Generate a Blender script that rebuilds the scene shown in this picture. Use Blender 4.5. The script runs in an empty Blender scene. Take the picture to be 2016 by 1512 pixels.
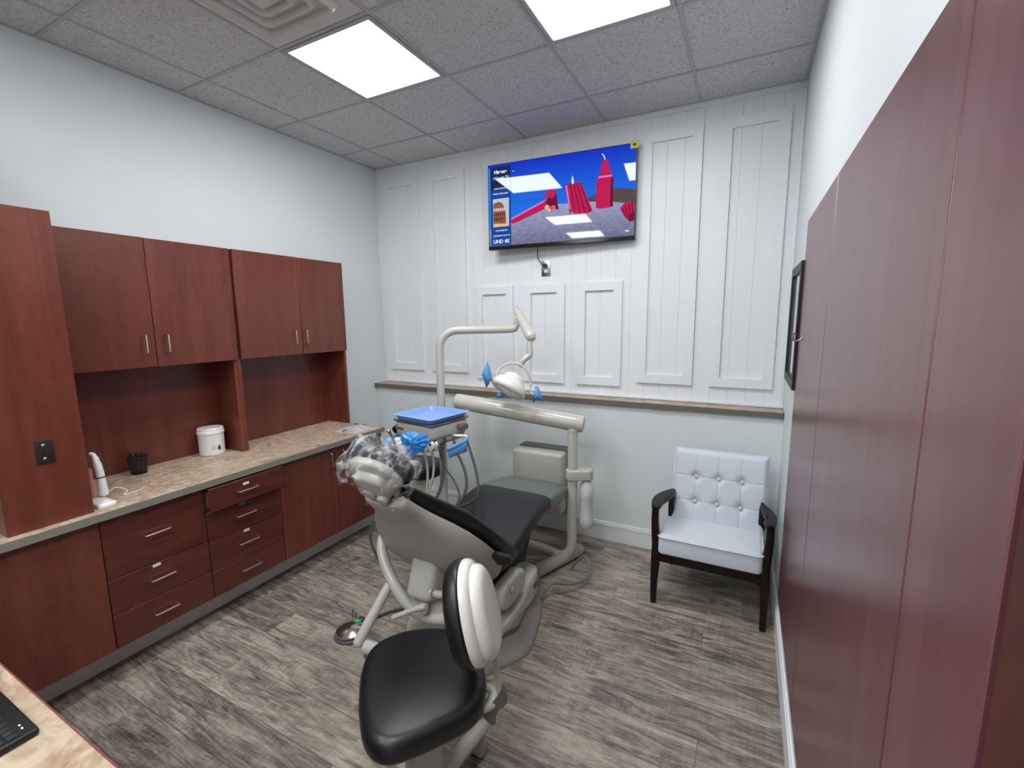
import bpy, bmesh, math, random
from mathutils import Vector, Matrix
random.seed(7)
PI = math.pi
sc = bpy.context.scene
COL = sc.collection
V = Vector

# ------------------------------------------------------------------ camera
CAM = V((3.0843, -3.3299, 1.6624))
YAW, PITCH, ROLL, FPX = -0.4776, -0.1459, -0.0104, 895.18
cyw, syw, cp, sp = math.cos(YAW), math.sin(YAW), math.cos(PITCH), math.sin(PITCH)
F = V((syw * cp, cyw * cp, sp)); R0 = V((cyw, -syw, 0)); U0 = R0.cross(F)
RR = math.cos(ROLL) * R0 + math.sin(ROLL) * U0
UU = -math.sin(ROLL) * R0 + math.cos(ROLL) * U0
cd = bpy.data.cameras.new('camera'); cam = bpy.data.objects.new('camera', cd); COL.objects.link(cam)
cd.sensor_width = 36.0; cd.lens = FPX / 2016 * 36.0
cd.shift_x = 2.48 / 2016; cd.shift_y = 1.89 / 2016; cd.clip_start = 0.02
cam.matrix_world = Matrix(((RR.x, UU.x, -F.x, CAM.x), (RR.y, UU.y, -F.y, CAM.y), (RR.z, UU.z, -F.z, CAM.z), (0, 0, 0, 1)))
sc.camera = cam

def at(u, v, t):
    """measured point: direction read off the photograph, distance t along the view axis"""
    d = RR * ((u - 1005.52) / FPX) - UU * ((v - 757.89) / FPX) + F
    return CAM + d * t

# ------------------------------------------------------------------ mesh helper
class MB:
    def __init__(s): s.v = []; s.f = []; s.m = []; s.M = None
    def add(s, vs, fs, m=0):
        o = len(s.v)
        for p in vs:
            p = V(p)
            s.v.append(s.M @ p if s.M else p)
        for f in fs:
            s.f.append([i + o for i in f]); s.m.append(m)
        return s
    def box(s, x0, x1, y0, y1, z0, z1, m=0, b=0.0, seg=2):
        if x0 > x1: x0, x1 = x1, x0
        if y0 > y1: y0, y1 = y1, y0
        if z0 > z1: z0, z1 = z1, z0
        vs = [(x, y, z) for x in (x0, x1) for y in (y0, y1) for z in (z0, z1)]
        fs = [(0, 1, 3, 2), (4, 6, 7, 5), (0, 4, 5, 1), (2, 3, 7, 6), (0, 2, 6, 4), (1, 5, 7, 3)]
        if b <= 0: return s.add(vs, fs, m)
        bm = bmesh.new(); bv = [bm.verts.new(p) for p in vs]
        for f in fs: bm.faces.new([bv[i] for i in f])
        b = min(b, (x1 - x0) * .49, (y1 - y0) * .49, (z1 - z0) * .49)
        bmesh.ops.bevel(bm, geom=bm.edges[:], offset=b, segments=seg, affect='EDGES', profile=.5)
        bm.verts.index_update()
        s.add([v.co.copy() for v in bm.verts], [[v.index for v in f.verts] for f in bm.faces], m); bm.free()
        return s
    def rings(s, rr, m=0, closed=False, caps=True):
        n = len(rr[0]); vs = [p for r in rr for p in r]; fs = []
        k = len(rr)
        for i in range(k if closed else k - 1):
            a = i * n; b = ((i + 1) % k) * n
            for j in range(n):
                j2 = (j + 1) % n
                fs.append((a + j, a + j2, b + j2, b + j))
        if caps and not closed:
            fs.append(tuple(reversed(range(n)))); fs.append(tuple((k - 1) * n + j for j in range(n)))
        return s.add(vs, fs, m)
    def tube(s, pts, r, n=12, m=0, caps=True, closed=False):
        pts = [V(p) for p in pts]; k = len(pts)
        rs = r if isinstance(r, (list, tuple)) else [r] * k
        T = []
        for i in range(k):
            a = pts[(i - 1) % k] if (closed or i > 0) else pts[0]
            b = pts[(i + 1) % k] if (closed or i < k - 1) else pts[-1]
            T.append((b - a).normalized())
        u = T[0].orthogonal().normalized(); rr = []
        for i in range(k):
            u = (u - T[i] * u.dot(T[i])).normalized(); w = T[i].cross(u)
            rr.append([pts[i] + (u * math.cos(2 * PI * j / n) + w * math.sin(2 * PI * j / n)) * rs[i] for j in range(n)])
        return s.rings(rr, m, closed, caps)
    def cyl(s, p, q, r, r2=None, n=24, m=0, b=0.0):
        r2 = r if r2 is None else r2
        p, q = V(p), V(q)
        if b > 0:
            d = (q - p).normalized()
            return s.tube([p, p + d * b * .3, p + d * b, q - d * b, q - d * b * .3, q], [r - b, r - b * .3, r, r2, r2 - b * .3, r2 - b], n, m)
        return s.tube([p, q], [r, r2], n, m)
    def lathe(s, prof, c=(0, 0, 0), ax=(0, 0, 1), n=32, m=0, sx=1, sy=1):
        ax = V(ax).normalized(); u = ax.orthogonal().normalized() if abs(ax.z) < .999 else V((1, 0, 0)); w = ax.cross(u); c = V(c)
        return s.rings([[c + ax * z + (u * math.cos(2 * PI * j / n) * sx + w * math.sin(2 * PI * j / n) * sy) * max(r, 1e-5) for j in range(n)] for r, z in prof], m)
    def ell(s, c, rx, ry=None, rz=None, n=20, m=0, R=None):
        ry = rx if ry is None else ry; rz = rx if rz is None else rz
        c = V(c); k = n // 2; rr = []
        for i in range(k + 1):
            a = -PI / 2 + PI * i / k
            ring = []
            for j in range(n):
                p = V((rx * max(math.cos(a), 1e-4) * math.cos(2 * PI * j / n), ry * max(math.cos(a), 1e-4) * math.sin(2 * PI * j / n), rz * math.sin(a)))
                ring.append(c + (R @ p if R else p))
            rr.append(ring)
        return s.rings(rr, m)
    def slab(s, out, z0, z1, r=0.01, rb=None, k=4, m=0, dome=0.0, M=None, inner=3, mt=None):
        """rounded slab from a 2-D outline; r top edge radius, rb bottom edge radius"""
        rb = r if rb is None else rb
        n = len(out); out = [V((p[0], p[1])) for p in out]
        ar = sum(out[i].x * out[(i + 1) % n].y - out[(i + 1) % n].x * out[i].y for i in range(n))
        sg = 1 if ar > 0 else -1
        nm = []
        for i in range(n):
            t = (out[(i + 1) % n] - out[i - 1]).normalized(); nm.append(V((t.y, -t.x)) * sg)
        c = sum(out, V((0, 0))) / n
        def ring(ins, z): return [V((out[i].x - nm[i].x * ins, out[i].y - nm[i].y * ins, z)) for i in range(n)]
        rr = []
        for i in range(k + 1):
            a = PI / 2 * i / k
            rr.append(ring(rb * (1 - math.sin(a)), z0 + rb * (1 - math.cos(a))))
        for i in range(k + 1):
            a = PI / 2 * i / k
            rr.append(ring(r * (1 - math.cos(a)), z1 - r + r * math.sin(a)))
        top = rr[-1]
        for i in range(1, inner + 1):
            q = 1 - i / (inner + .35)
            rr.append([V((c.x + (p.x - c.x) * q, c.y + (p.y - c.y) * q, z1 + dome * (1 - q * q))) for p in top])
        if M is not None: rr = [[M @ p for p in r_] for r_ in rr]
        return s.rings(rr, m)
    def prism(s, poly, d0, d1, ax='x', m=0):
        n = len(poly)
        def P(p, d): return {'x': (d, p[0], p[1]), 'y': (p[0], d, p[1]), 'z': (p[0], p[1], d)}[ax]
        vs = [P(p, d0) for p in poly] + [P(p, d1) for p in poly]
        fs = [tuple(range(n)), tuple(reversed(range(n, 2 * n)))] + [(i, (i + 1) % n, n + (i + 1) % n, n + i) for i in range(n)]
        return s.add(vs, fs, m)
    def grid(s, fn, nu, nv, m=0):
        vs = [fn(i / nu, j / nv) for i in range(nu + 1) for j in range(nv + 1)]
        fs = [(i * (nv + 1) + j, (i + 1) * (nv + 1) + j, (i + 1) * (nv + 1) + j + 1, i * (nv + 1) + j + 1) for i in range(nu) for j in range(nv)]
        return s.add(vs, fs, m)
    def build(s, name, mats, parent=None, angle=38, smooth=True, local=False, sub=0, solid=0.0):
        me = bpy.data.meshes.new(name)
        off = V((0, 0, 0)) if (parent is None or local) else parent['_o']
        off = V(off)
        me.from_pydata([tuple(p - off) for p in s.v], [], s.f)
        if not isinstance(mats, (list, tuple)): mats = [mats]
        for m in mats: me.materials.append(m)
        for p, mi in zip(me.polygons, s.m): p.material_index = mi
        bm = bmesh.new(); bm.from_mesh(me); bmesh.ops.recalc_face_normals(bm, faces=bm.faces[:]); bm.to_mesh(me); bm.free()
        if smooth:
            me.shade_smooth(); me.set_sharp_from_angle(angle=math.radians(angle))
        me.update()
        o = bpy.data.objects.new(name, me); COL.objects.link(o)
        if parent is not None: o.parent = parent
        if sub:
            md = o.modifiers.new('s', 'SUBSURF'); md.levels = sub; md.render_levels = sub
        if solid:
            md = o.modifiers.new('t', 'SOLIDIFY'); md.thickness = solid; md.offset = 0
        if parent is not None: o['_o'] = parent['_o']
        return o

def thing(name, label, cat, loc=(0, 0, 0), group=None, local=False):
    o = bpy.data.objects.new(name, None); COL.objects.link(o); o.empty_display_size = .05
    o.location = loc; o['label'] = label; o['category'] = cat
    o['_o'] = (0.0, 0.0, 0.0) if local else tuple(float(c) for c in loc)
    if group: o['group'] = group
    return o
def tag(o, label, cat, group=None, kind=None):
    o['label'] = label; o['category'] = cat
    if group: o['group'] = group
    if kind: o['kind'] = kind
    return o
def struct(name, mb, mats, parent=None, **k):
    o = mb.build(name, mats, parent, **k)
    if parent is None: o['kind'] = 'structure'
    return o
def sub(mb, name, mats, part, **k):
    """sub-part: part carries the thing's origin in _o"""
    o = mb.build(name, mats, part, **k); return o
def dup(root, loc, rz, label, group=None):
    r = root.copy(); COL.objects.link(r); r.location = loc; r.rotation_euler = (0, 0, rz); r['label'] = label
    if group: r['group'] = group
    for ch in list(root.children):
        c = ch.copy(); COL.objects.link(c); c.parent = r
        for g in list(ch.children):
            d = g.copy(); COL.objects.link(d); d.parent = c
    return r
def superell(w, d, p=2.5, n=40, cx=0, cy=0):
    o = []
    for i in range(n):
        a = 2 * PI * i / n; c, s_ = math.cos(a), math.sin(a)
        o.append((cx + w * math.copysign(abs(c) ** (2 / p), c), cy + d * math.copysign(abs(s_) ** (2 / p), s_)))
    return o
def rrect(x0, x1, y0, y1, r, k=6):
    o = []
    for cx, cy, a0 in ((x1 - r, y1 - r, 0), (x0 + r, y1 - r, PI / 2), (x0 + r, y0 + r, PI), (x1 - r, y0 + r, 1.5 * PI)):
        for i in range(k + 1):
            a = a0 + PI / 2 * i / k; o.append((cx + r * math.cos(a), cy + r * math.sin(a)))
    return o
def crom(P, k=8, closed=False):
    P = [V(p) for p in P]; o = []; n = len(P)
    for i in range(n if closed else n - 1):
        if closed: a, b, c, d = P[i - 1], P[i], P[(i + 1) % n], P[(i + 2) % n]
        else: a, b, c, d = P[max(i - 1, 0)], P[i], P[i + 1], P[min(i + 2, n - 1)]
        for j in range(k):
            t = j / k
            o.append(.5 * ((2 * b) + (c - a) * t + (2 * a - 5 * b + 4 * c - d) * t * t + (3 * b - a - 3 * c + d) * t ** 3))
    if not closed: o.append(P[-1])
    return o
def frameM(o, x, y, z=None):
    x = V(x).normalized(); z = V(z) if z is not None else x.cross(V(y)); z.normalize(); y = z.cross(x).normalized()
    return Matrix(((x.x, y.x, z.x, o[0]), (x.y, y.y, z.y, o[1]), (x.z, y.z, z.z, o[2]), (0, 0, 0, 1)))

# ------------------------------------------------------------------ materials
def S(c):  # sRGB 0-255 -> linear
    return tuple(((x / 255) / 12.92 if x <= 10 else (((x / 255) + .055) / 1.055) ** 2.4) for x in c) + (1,)
def mat(name, col, rough=.5, metal=0, bump=0, bs=40, noise=0, spec=.5, trans=0, coat=0, alpha=1, sheen=0):
    m = bpy.data.materials.new(name); m.use_nodes = True; nt = m.node_tree; b = nt.nodes['Principled BSDF']
    b.inputs['Base Color'].default_value = S(col); b.inputs['Roughness'].default_value = rough; b.inputs['Metallic'].default_value = metal
    b.inputs['Specular IOR Level'].default_value = spec; b.inputs['Transmission Weight'].default_value = trans
    b.inputs['Coat Weight'].default_value = coat; b.inputs['Alpha'].default_value = alpha; b.inputs['Sheen Weight'].default_value = sheen
    tc = nt.nodes.new('ShaderNodeTexCoord'); nz = nt.nodes.new('ShaderNodeTexNoise'); nz.inputs['Scale'].default_value = bs; nz.inputs['Detail'].default_value = 4
    nt.links.new(tc.outputs['Object'], nz.inputs['Vector'])
    if bump:
        bp = nt.nodes.new('ShaderNodeBump'); bp.inputs['Strength'].default_value = bump; bp.inputs['Distance'].default_value = .002
        nt.links.new(nz.outputs['Fac'], bp.inputs['Height']); nt.links.new(bp.outputs['Normal'], b.inputs['Normal'])
    a = noise or .03
    mx = nt.nodes.new('ShaderNodeMix'); mx.data_type = 'RGBA'
    c = S(col); mx.inputs[6].default_value = tuple(max(0, x * (1 - a)) for x in c[:3]) + (1,); mx.inputs[7].default_value = tuple(min(1, x * (1 + a)) for x in c[:3]) + (1,)
    nt.links.new(nz.outputs['Fac'], mx.inputs[0]); nt.links.new(mx.outputs[2], b.inputs['Base Color'])
    return m
class NT:
    def __init__(s, m): s.t = m.node_tree; s.b = s.t.nodes['Principled BSDF']
    def n(s, ty, **k):
        q = s.t.nodes.new(ty)
        for a, v in k.items():
            if a.startswith('_'): q.inputs[a[1:].replace('__', ' ')].default_value = v
            else: setattr(q, a, v)
        return q
    def l(s, a, b): s.t.links.new(a, b)
    def math(s, op, a, b=None, c=None):
        q = s.n('ShaderNodeMath', operation=op)
        for i, x in enumerate((a, b, c)):
            if x is None: continue
            if isinstance(x, (int, float)): q.inputs[i].default_value = x
            else: s.l(x, q.inputs[i])
        return q.outputs[0]
    def ramp(s, fac, st):
        q = s.n('ShaderNodeValToRGB'); e = q.color_ramp.elements
        while len(e) < len(st): e.new(.5)
        for el, (p, c) in zip(e, st): el.position = p; el.color = S(c)
        s.l(fac, q.inputs[0]); return q.outputs[0]
    def mix(s, f, a, b, mode='MIX'):
        q = s.n('ShaderNodeMix', data_type='RGBA', blend_type=mode)
        for i, x in ((0, f), (6, a), (7, b)):
            if isinstance(x, (int, float)): q.inputs[i].default_value = x
            elif isinstance(x, tuple): q.inputs[i].default_value = x
            else: s.l(x, q.inputs[i])
        return q.outputs[2]
def wood(name, dark, mid, light, scale=(14, 14, 1.1), rough=.38, fine=90, coat=0, amp=1.0, fw=.35):
    m = mat(name, mid, rough, coat=coat); t = NT(m)
    tc = t.n('ShaderNodeTexCoord'); mp = t.n('ShaderNodeMapping'); mp.inputs['Scale'].default_value = scale; t.l(tc.outputs['Object'], mp.inputs[0])
    n1 = t.n('ShaderNodeTexNoise', _Scale=1.0, _Detail=6.0, _Roughness=.62, _Distortion=.5); t.l(mp.outputs[0], n1.inputs['Vector'])
    mp2 = t.n('ShaderNodeMapping'); mp2.inputs['Scale'].default_value = tuple(x * .9 + 12 for x in scale); t.l(tc.outputs['Object'], mp2.inputs[0])
    n2 = t.n('ShaderNodeTexNoise', _Scale=2.0, _Detail=5.0, _Roughness=.7); t.l(mp2.outputs[0], n2.inputs['Vector'])
    f = t.math('ADD', t.math('MULTIPLY', n1.outputs['Fac'], 1 - fw), t.math('MULTIPLY', n2.outputs['Fac'], fw))
    c = t.ramp(f, [(.36, dark), (.5, mid), (.64, light)]); t.l(c, t.b.inputs['Base Color'])
    return m
M = {}
M['wall'] = mat('wall_paint', (217, 223, 224), .55, bump=.25, bs=160, spec=.35)
M['white_trim'] = mat('white_trim_paint', (228, 231, 234), .38)
M['cherry'] = wood('cherry_laminate', (90, 43, 31), (103, 52, 39), (114, 61, 47), rough=.3)
M['cherry_h'] = wood('cherry_laminate_horizontal', (72, 34, 25), (88, 43, 32), (99, 51, 39), scale=(14, 1.3, 16), rough=.33)
M['cherry_edge'] = wood('cherry_solid_edge', (78, 34, 22), (106, 50, 34), (126, 66, 48), scale=(60, 60, 1.5), rough=.4)
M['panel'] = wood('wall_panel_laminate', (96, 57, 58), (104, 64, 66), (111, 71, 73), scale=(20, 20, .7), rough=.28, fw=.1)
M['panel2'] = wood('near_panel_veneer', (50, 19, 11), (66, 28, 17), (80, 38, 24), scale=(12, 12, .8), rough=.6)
M['dark_gap'] = mat('dark_gap', (22, 9, 8), .8)
M['edge_band'] = mat('grey_edge_band', (126, 124, 112), .5)
M['toe'] = mat('grey_vinyl_base', (222, 221, 218), .5)
M['chair_grey'] = mat('dental_grey_plastic', (182, 180, 172), .34, spec=.5)
M['chair_grey2'] = mat('dental_warm_grey', (160, 157, 150), .42)
M['pole_grey'] = mat('powder_coated_metal', (190, 188, 180), .27, coat=.3)
M['band'] = mat('brown_grey_band', (104, 93, 90), .45)
M['black_vinyl'] = mat('black_vinyl', (20, 21, 24), .36, bump=.12, bs=260)
M['black_vinyl2'] = mat('black_vinyl_matte', (26, 28, 31), .44, bump=.1, bs=300)
M['black'] = mat('black_plastic', (14, 14, 15), .45)
M['mech'] = mat('dark_grey_mechanism', (86, 82, 76), .45)
M['grey_film'] = mat('grey_vinyl_toe_cover', (96, 100, 100), .3, bump=.5, bs=18)
M['white_plastic'] = mat('white_plastic', (232, 231, 226), .22, coat=.4)
M['white_gloss'] = mat('white_shell', (226, 224, 216), .2, coat=.5)
M['bottle'] = mat('translucent_bottle', (226, 228, 230), .35, trans=.25)
M['chrome'] = mat('brushed_chrome', (205, 200, 196), .18, metal=1)
M['nickel'] = mat('satin_nickel', (214, 204, 196), .3, metal=1)
M['plate'] = mat('dark_metal_plate', (70, 62, 60), .35, metal=.7)
M['steel'] = mat('steel', (160, 160, 165), .3, metal=1)
M['blue_tray'] = mat('blue_tray', (134, 170, 232), .25)
M['blue_film'] = mat('blue_film', (96, 168, 222), .25, alpha=.82)
M['blue_deep'] = mat('blue_crinkled_film', (52, 138, 214), .12, bump=1.0, bs=60, noise=.35, coat=1)
M['blue_dark'] = mat('blue_barrier', (40, 92, 150), .25, alpha=.92)
M['hose_dark'] = mat('dark_hose', (48, 46, 46), .5)
M['hose_light'] = mat('light_hose', (118, 116, 112), .42)
M['fabric'] = mat('white_linen', (206, 213, 222), .85, bump=.5, bs=420, sheen=.3)
M['espresso'] = mat('espresso_wood', (24, 13, 13), .4, spec=.3)
M['shelf_edge'] = mat('taupe_edge', (104, 100, 92), .5)
M['screen_black'] = mat('bezel', (12, 12, 14), .25)
M['art'] = mat('picture_glass', (186, 200, 214), .08, coat=1)
M['pink'] = mat('pink_plastic', (226, 150, 150), .3, alpha=.8)
M['glass_lens'] = mat('lamp_lens', (120, 132, 138), .12, coat=1)
M['yellow'] = mat('yellow_sticker', (206, 205, 60), .5)
M['ink'] = mat('dark_ink', (40, 40, 44), .6)
M['purple'] = mat('purple_ink', (52, 40, 96), .5)
M['teal'] = mat('teal_ink', (70, 150, 160), .5)
M['label_white'] = mat('label_white', (226, 216, 212), .5)
M['label_grey'] = mat('label_grey', (128, 122, 118), .5)
M['key'] = mat('keycap', (38, 38, 42), .4)
M['red_edge'] = mat('mahogany_edge', (128, 64, 66), .4)
M['vent'] = mat('vent_metal', (206, 204, 202), .5)
M['grid'] = mat('ceiling_grid', (176, 176, 177), .5)
M['green'] = mat('green_sticker', (60, 190, 90), .4)

def m_film():
    m = mat('clear_plastic_film', (235, 238, 242), .08); t = NT(m)
    nz = t.n('ShaderNodeTexNoise', _Scale=30.0, _Detail=3.0); tc = t.n('ShaderNodeTexCoord'); t.l(tc.outputs['Object'], nz.inputs['Vector'])
    f = t.math('MULTIPLY', t.math('SUBTRACT', nz.outputs['Fac'], .42), 1.7)
    f = t.math('MINIMUM', t.math('MAXIMUM', f, .05), .6)
    t.l(f, t.b.inputs['Alpha'])
    bp = t.n('ShaderNodeBump', _Strength=1.0, _Distance=.02); t.l(nz.outputs['Fac'], bp.inputs['Height']); t.l(bp.outputs['Normal'], t.b.inputs['Normal'])
    return m
M['film'] = m_film()
M['bag'] = mat('cloudy_bag_film', (214, 212, 216), .15, alpha=.62, bump=1.0, bs=50)
def m_floor():
    m = mat('vinyl_plank_floor', (120, 112, 100), .36); t = NT(m)
    tc = t.n('ShaderNodeTexCoord'); sx = t.n('ShaderNodeSeparateXYZ'); t.l(tc.outputs['Object'], sx.inputs[0])
    X_, Y_ = sx.outputs[0], sx.outputs[1]
    row = t.math('DIVIDE', t.math('ADD', Y_, 19.976), .182); ri = t.math('FLOOR', row); rf = t.math('FRACT', row)
    wn = t.n('ShaderNodeTexWhiteNoise', noise_dimensions='1D'); t.l(ri, wn.inputs['W'])
    col = t.math('ADD', t.math('DIVIDE', t.math('ADD', X_, 10.0), 1.22), wn.outputs[0]); ci = t.math('FLOOR', col); cf = t.math('FRACT', col)
    cb = t.n('ShaderNodeCombineXYZ'); t.l(ri, cb.inputs[0]); t.l(ci, cb.inputs[1])
    wn2 = t.n('ShaderNodeTexWhiteNoise', noise_dimensions='2D'); t.l(cb.outputs[0], wn2.inputs[0])
    pv = wn2.outputs[0]
    g = t.n('ShaderNodeCombineXYZ')
    t.l(t.math('ADD', t.math('MULTIPLY', X_, 3.2), t.math('MULTIPLY', pv, 37)), g.inputs[0])
    t.l(t.math('ADD', t.math('MULTIPLY', Y_, 15.0), t.math('MULTIPLY', pv, 91)), g.inputs[1])
    n1 = t.n('ShaderNodeTexNoise', _Scale=1.0, _Detail=10.0, _Roughness=.72, _Distortion=1.3); t.l(g.outputs[0], n1.inputs['Vector'])
    g2 = t.n('ShaderNodeCombineXYZ'); t.l(t.math('MULTIPLY', X_, 9.0), g2.inputs[0]); t.l(t.math('ADD', t.math('MULTIPLY', Y_, 110.0), t.math('MULTIPLY', pv, 50)), g2.inputs[1])
    n2 = t.n('ShaderNodeTexNoise', _Scale=1.0, _Detail=6.0, _Roughness=.75); t.l(g2.outputs[0], n2.inputs['Vector'])
    g3 = t.n('ShaderNodeCombineXYZ'); t.l(t.math('MULTIPLY', X_, 70.0), g3.inputs[0]); t.l(t.math('MULTIPLY', Y_, 6.0), g3.inputs[1])
    n3 = t.n('ShaderNodeTexNoise', _Scale=1.0, _Detail=4.0); t.l(g3.outputs[0], n3.inputs['Vector'])
    f = t.math('ADD', t.math('MULTIPLY', n1.outputs[0], .58), t.math('MULTIPLY', n2.outputs[0], .34))
    f = t.math('ADD', f, t.math('MULTIPLY', n3.outputs[0], .08))
    f = t.math('ADD', f, t.math('MULTIPLY', t.math('SUBTRACT', pv, .5), .055))
    c = t.ramp(f, [(.37, (64, 58, 53)), (.445, (104, 96, 88)), (.51, (140, 131, 119)), (.575, (166, 157, 142)), (.66, (186, 178, 161))])
    ge = t.math('LESS_THAN', t.math('MINIMUM', rf, t.math('SUBTRACT', 1.0, rf)), .012)
    gc = t.math('LESS_THAN', t.math('MINIMUM', cf, t.math('SUBTRACT', 1.0, cf)), .0013)
    gap = t.math('MAXIMUM', ge, gc)
    c = t.mix(t.math('MULTIPLY', gap, .55), c, S((58, 52, 47)))
    t.l(c, t.b.inputs['Base Color'])
    bp = t.n('ShaderNodeBump', _Strength=.25, _Distance=.003); t.l(t.math('SUBTRACT', f, gap), bp.inputs['Height']); t.l(bp.outputs['Normal'], t.b.inputs['Normal'])
    t.l(t.math('ADD', t.math('MULTIPLY', n2.outputs[0], .3), .3), t.b.inputs['Roughness'])
    return m
M['floor'] = m_floor()
def m_ceil():
    m = mat('fissured_ceiling_tile', (196, 196, 198), .9); t = NT(m)
    tc = t.n('ShaderNodeTexCoord')
    n1 = t.n('ShaderNodeTexNoise', _Scale=95.0, _Detail=3.0, _Roughness=.6, _Distortion=1.2); t.l(tc.outputs['Object'], n1.inputs['Vector'])
    n2 = t.n('ShaderNodeTexNoise', _Scale=320.0, _Detail=2.0); t.l(tc.outputs['Object'], n2.inputs['Vector'])
    f = t.math('ADD', t.math('MULTIPLY', n1.outputs[0], .7), t.math('MULTIPLY', n2.outputs[0], .3))
    c = t.ramp(f, [(.34, (104, 103, 104)), (.41, (184, 184, 185)), (.55, (212, 212, 213)), (.7, (226, 226, 226))])
    t.l(c, t.b.inputs['Base Color'])
    bp = t.n('ShaderNodeBump', _Strength=.6, _Distance=.004); t.l(f, bp.inputs['Height']); t.l(bp.outputs['Normal'], t.b.inputs['Normal'])
    return m
M['ceil'] = m_ceil()
def m_counter(name, a, b, c, sc_=14):
    m = mat(name, b, .42); t = NT(m); tc = t.n('ShaderNodeTexCoord')
    n1 = t.n('ShaderNodeTexNoise', _Scale=float(sc_), _Detail=8.0, _Roughness=.68, _Distortion=1.6); t.l(tc.outputs['Object'], n1.inputs['Vector'])
    t.l(t.ramp(n1.outputs[0], [(.36, a), (.5, b), (.62, c)]), t.b.inputs['Base Color']); return m
M['counter'] = m_counter('beige_mottled_laminate', (148, 125, 105), (182, 160, 138), (206, 188, 168), 16)
M['desk_top'] = m_counter('pale_mottled_laminate', (146, 122, 98), (172, 152, 128), (190, 174, 152), 9)
M['shelf'] = m_counter('taupe_laminate', (140, 124, 110), (164, 148, 134), (186, 172, 158), 9)
def m_emit(name, col, st, rough=.15, base=(6, 6, 8)):
    m = mat(name, base, rough); b = m.node_tree.nodes['Principled BSDF']
    for l in list(m.node_tree.links):
        if l.to_socket == b.inputs['Base Color']: m.node_tree.links.remove(l)
    b.inputs['Base Color'].default_value = S(base)
    b.inputs['Emission Color'].default_value = S(col); b.inputs['Emission Strength'].default_value = st; return m
M['light'] = m_emit('led_panel_diffuser', (249, 251, 253), 11.5, .6, (230, 230, 230))
TV = .46
def tvm(n, c, k=1): M[n] = m_emit(n, c, TV * k, .03)

W, H = 3.3163, 3.0053
YF = -5.6
# ================================================================== SETTING
mb = MB(); mb.box(-.1, W + .1, YF - .1, .1, -.06, 0); struct('floor', mb, M['floor'], smooth=False)
mb = MB(); mb.box(-.1, W + .1, YF - .1, .1, H, H + .06); ceil = struct('ceiling', mb, M['ceil'], smooth=False)
mb = MB()
gx = [.303 + .6096 * k for k in range(6) if .303 + .6096 * k < W - .05]; gy = [-.419 - .6096 * k for k in range(9)]
for x in gx: mb.box(x - .0085, x + .0085, YF, -.006, H - .004, H + .001)
for y in gy: mb.box(.004, W - .004, y - .0085, y + .0085, H - .0045, H + .0012)
mb.box(0, .02, YF, 0, H - .004, H + .001); mb.box(W - .02, W, YF, 0, H - .004, H + .001)
g = mb.build('ceiling_grid', M['grid'], smooth=False); g.parent = ceil
mb = MB(); mb.box(-.1, 0, YF, .1, 0, H); struct('wall_left', mb, M['wall'], smooth=False)
mb = MB(); mb.box(W, W + .1, YF, .1, 0, H); struct('wall_right', mb, M['wall'], smooth=False)
mb = MB(); mb.box(0, W, YF - .1, YF, 0, H); struct('wall_front', mb, M['wall'], smooth=False)
# back wall: tongue-and-groove boards above, plain half wall below
prof = []; x = 0.0
gr = [.024 + .1098 * k for k in range(31)]
for q in gr:
    if 0 < q < W - .01: prof += [(q - .002, 0), (q, .003), (q + .002, 0)]
poly = [(0, .1), (0, 0)] + prof + [(W, 0), (W, .1)]
mb = MB(); n = len(poly)
vs = [(p[0], p[1], z) for z in (1.0, H) for p in poly]
mb.add(vs, [(i, i + 1, n + i + 1, n + i) for i in range(1, n - 2)] + [(0, 1, n + 1, n), (n - 2, n - 1, 2 * n - 1, 2 * n - 2), (n - 1, 0, n, 2 * n - 1)])
mb.box(0, W, -.137, .1, 0, 1.034, 1)
struct('wall_back', mb, [M['white_trim'], M['wall']], smooth=False)
def baseb(mb, a, b, axis, face, out):
    # stepped profile: face position, outward direction sign
    for z0, z1, t_ in ((0, .108, .013), (.108, .134, .016), (.134, .146, .011)):
        if axis == 'x': mb.box(a, b, face, face + out * t_, z0, z1, b=.003, seg=1)
        else: mb.box(face, face + out * t_, a, b, z0, z1, b=.003, seg=1)
mb = MB(); baseb(mb, .6, W - .001, 'x', -.1375, -1); struct('baseboard_back', mb, M['white_trim'])
mb = MB(); baseb(mb, YF, -.155, 'y', W - .0005, -1); struct('baseboard_right', mb, M['white_trim'])
# wall mouldings
fr = [(.096, .476, 2.885, 1.198), (.576, .956, 2.878, 1.198), (1.048, 1.396, 1.919, 1.156), (1.491, 1.836, 1.918, 1.155), (1.937, 2.275, 1.919, 1.156), (2.392, 2.767, 2.872, 1.193), (2.874, 3.248, 2.873, 1.192)]
for i, (x0, x1, zt, zb) in enumerate(fr):
    w = .062; mb = MB(); d = .019
    o_ = [(x0, zb), (x1, zb), (x1, zt), (x0, zt)]; n_ = [(x0 + w, zb + w), (x1 - w, zb + w), (x1 - w, zt - w), (x0 + w, zt - w)]
    for k in range(4):
        k2 = (k + 1) % 4
        q = [o_[k], o_[k2], n_[k2], n_[k]]
        e = .0006
        cx = sum(p[0] for p in q) / 4; cz = sum(p[1] for p in q) / 4
        mb.prism(q, -.0002, -d, 'y')
    struct('trim_%d' % (i + 1), mb, M['white_trim'], smooth=False)
mb = MB()
mb.box(.0, W, -.012, 0, H - .035, H - .001, b=.003); struct('trim_8', mb, M['white_trim'])
mb = MB(); mb.box(0, W, -.019, 0, 1.0735, 1.093, b=.005); struct('trim_9', mb, M['white_trim'])
mb = MB(); mb.box(0, .018, -.012, 0, 1.09, H - .035, b=.004); struct('trim_10', mb, M['white_trim'])
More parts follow.
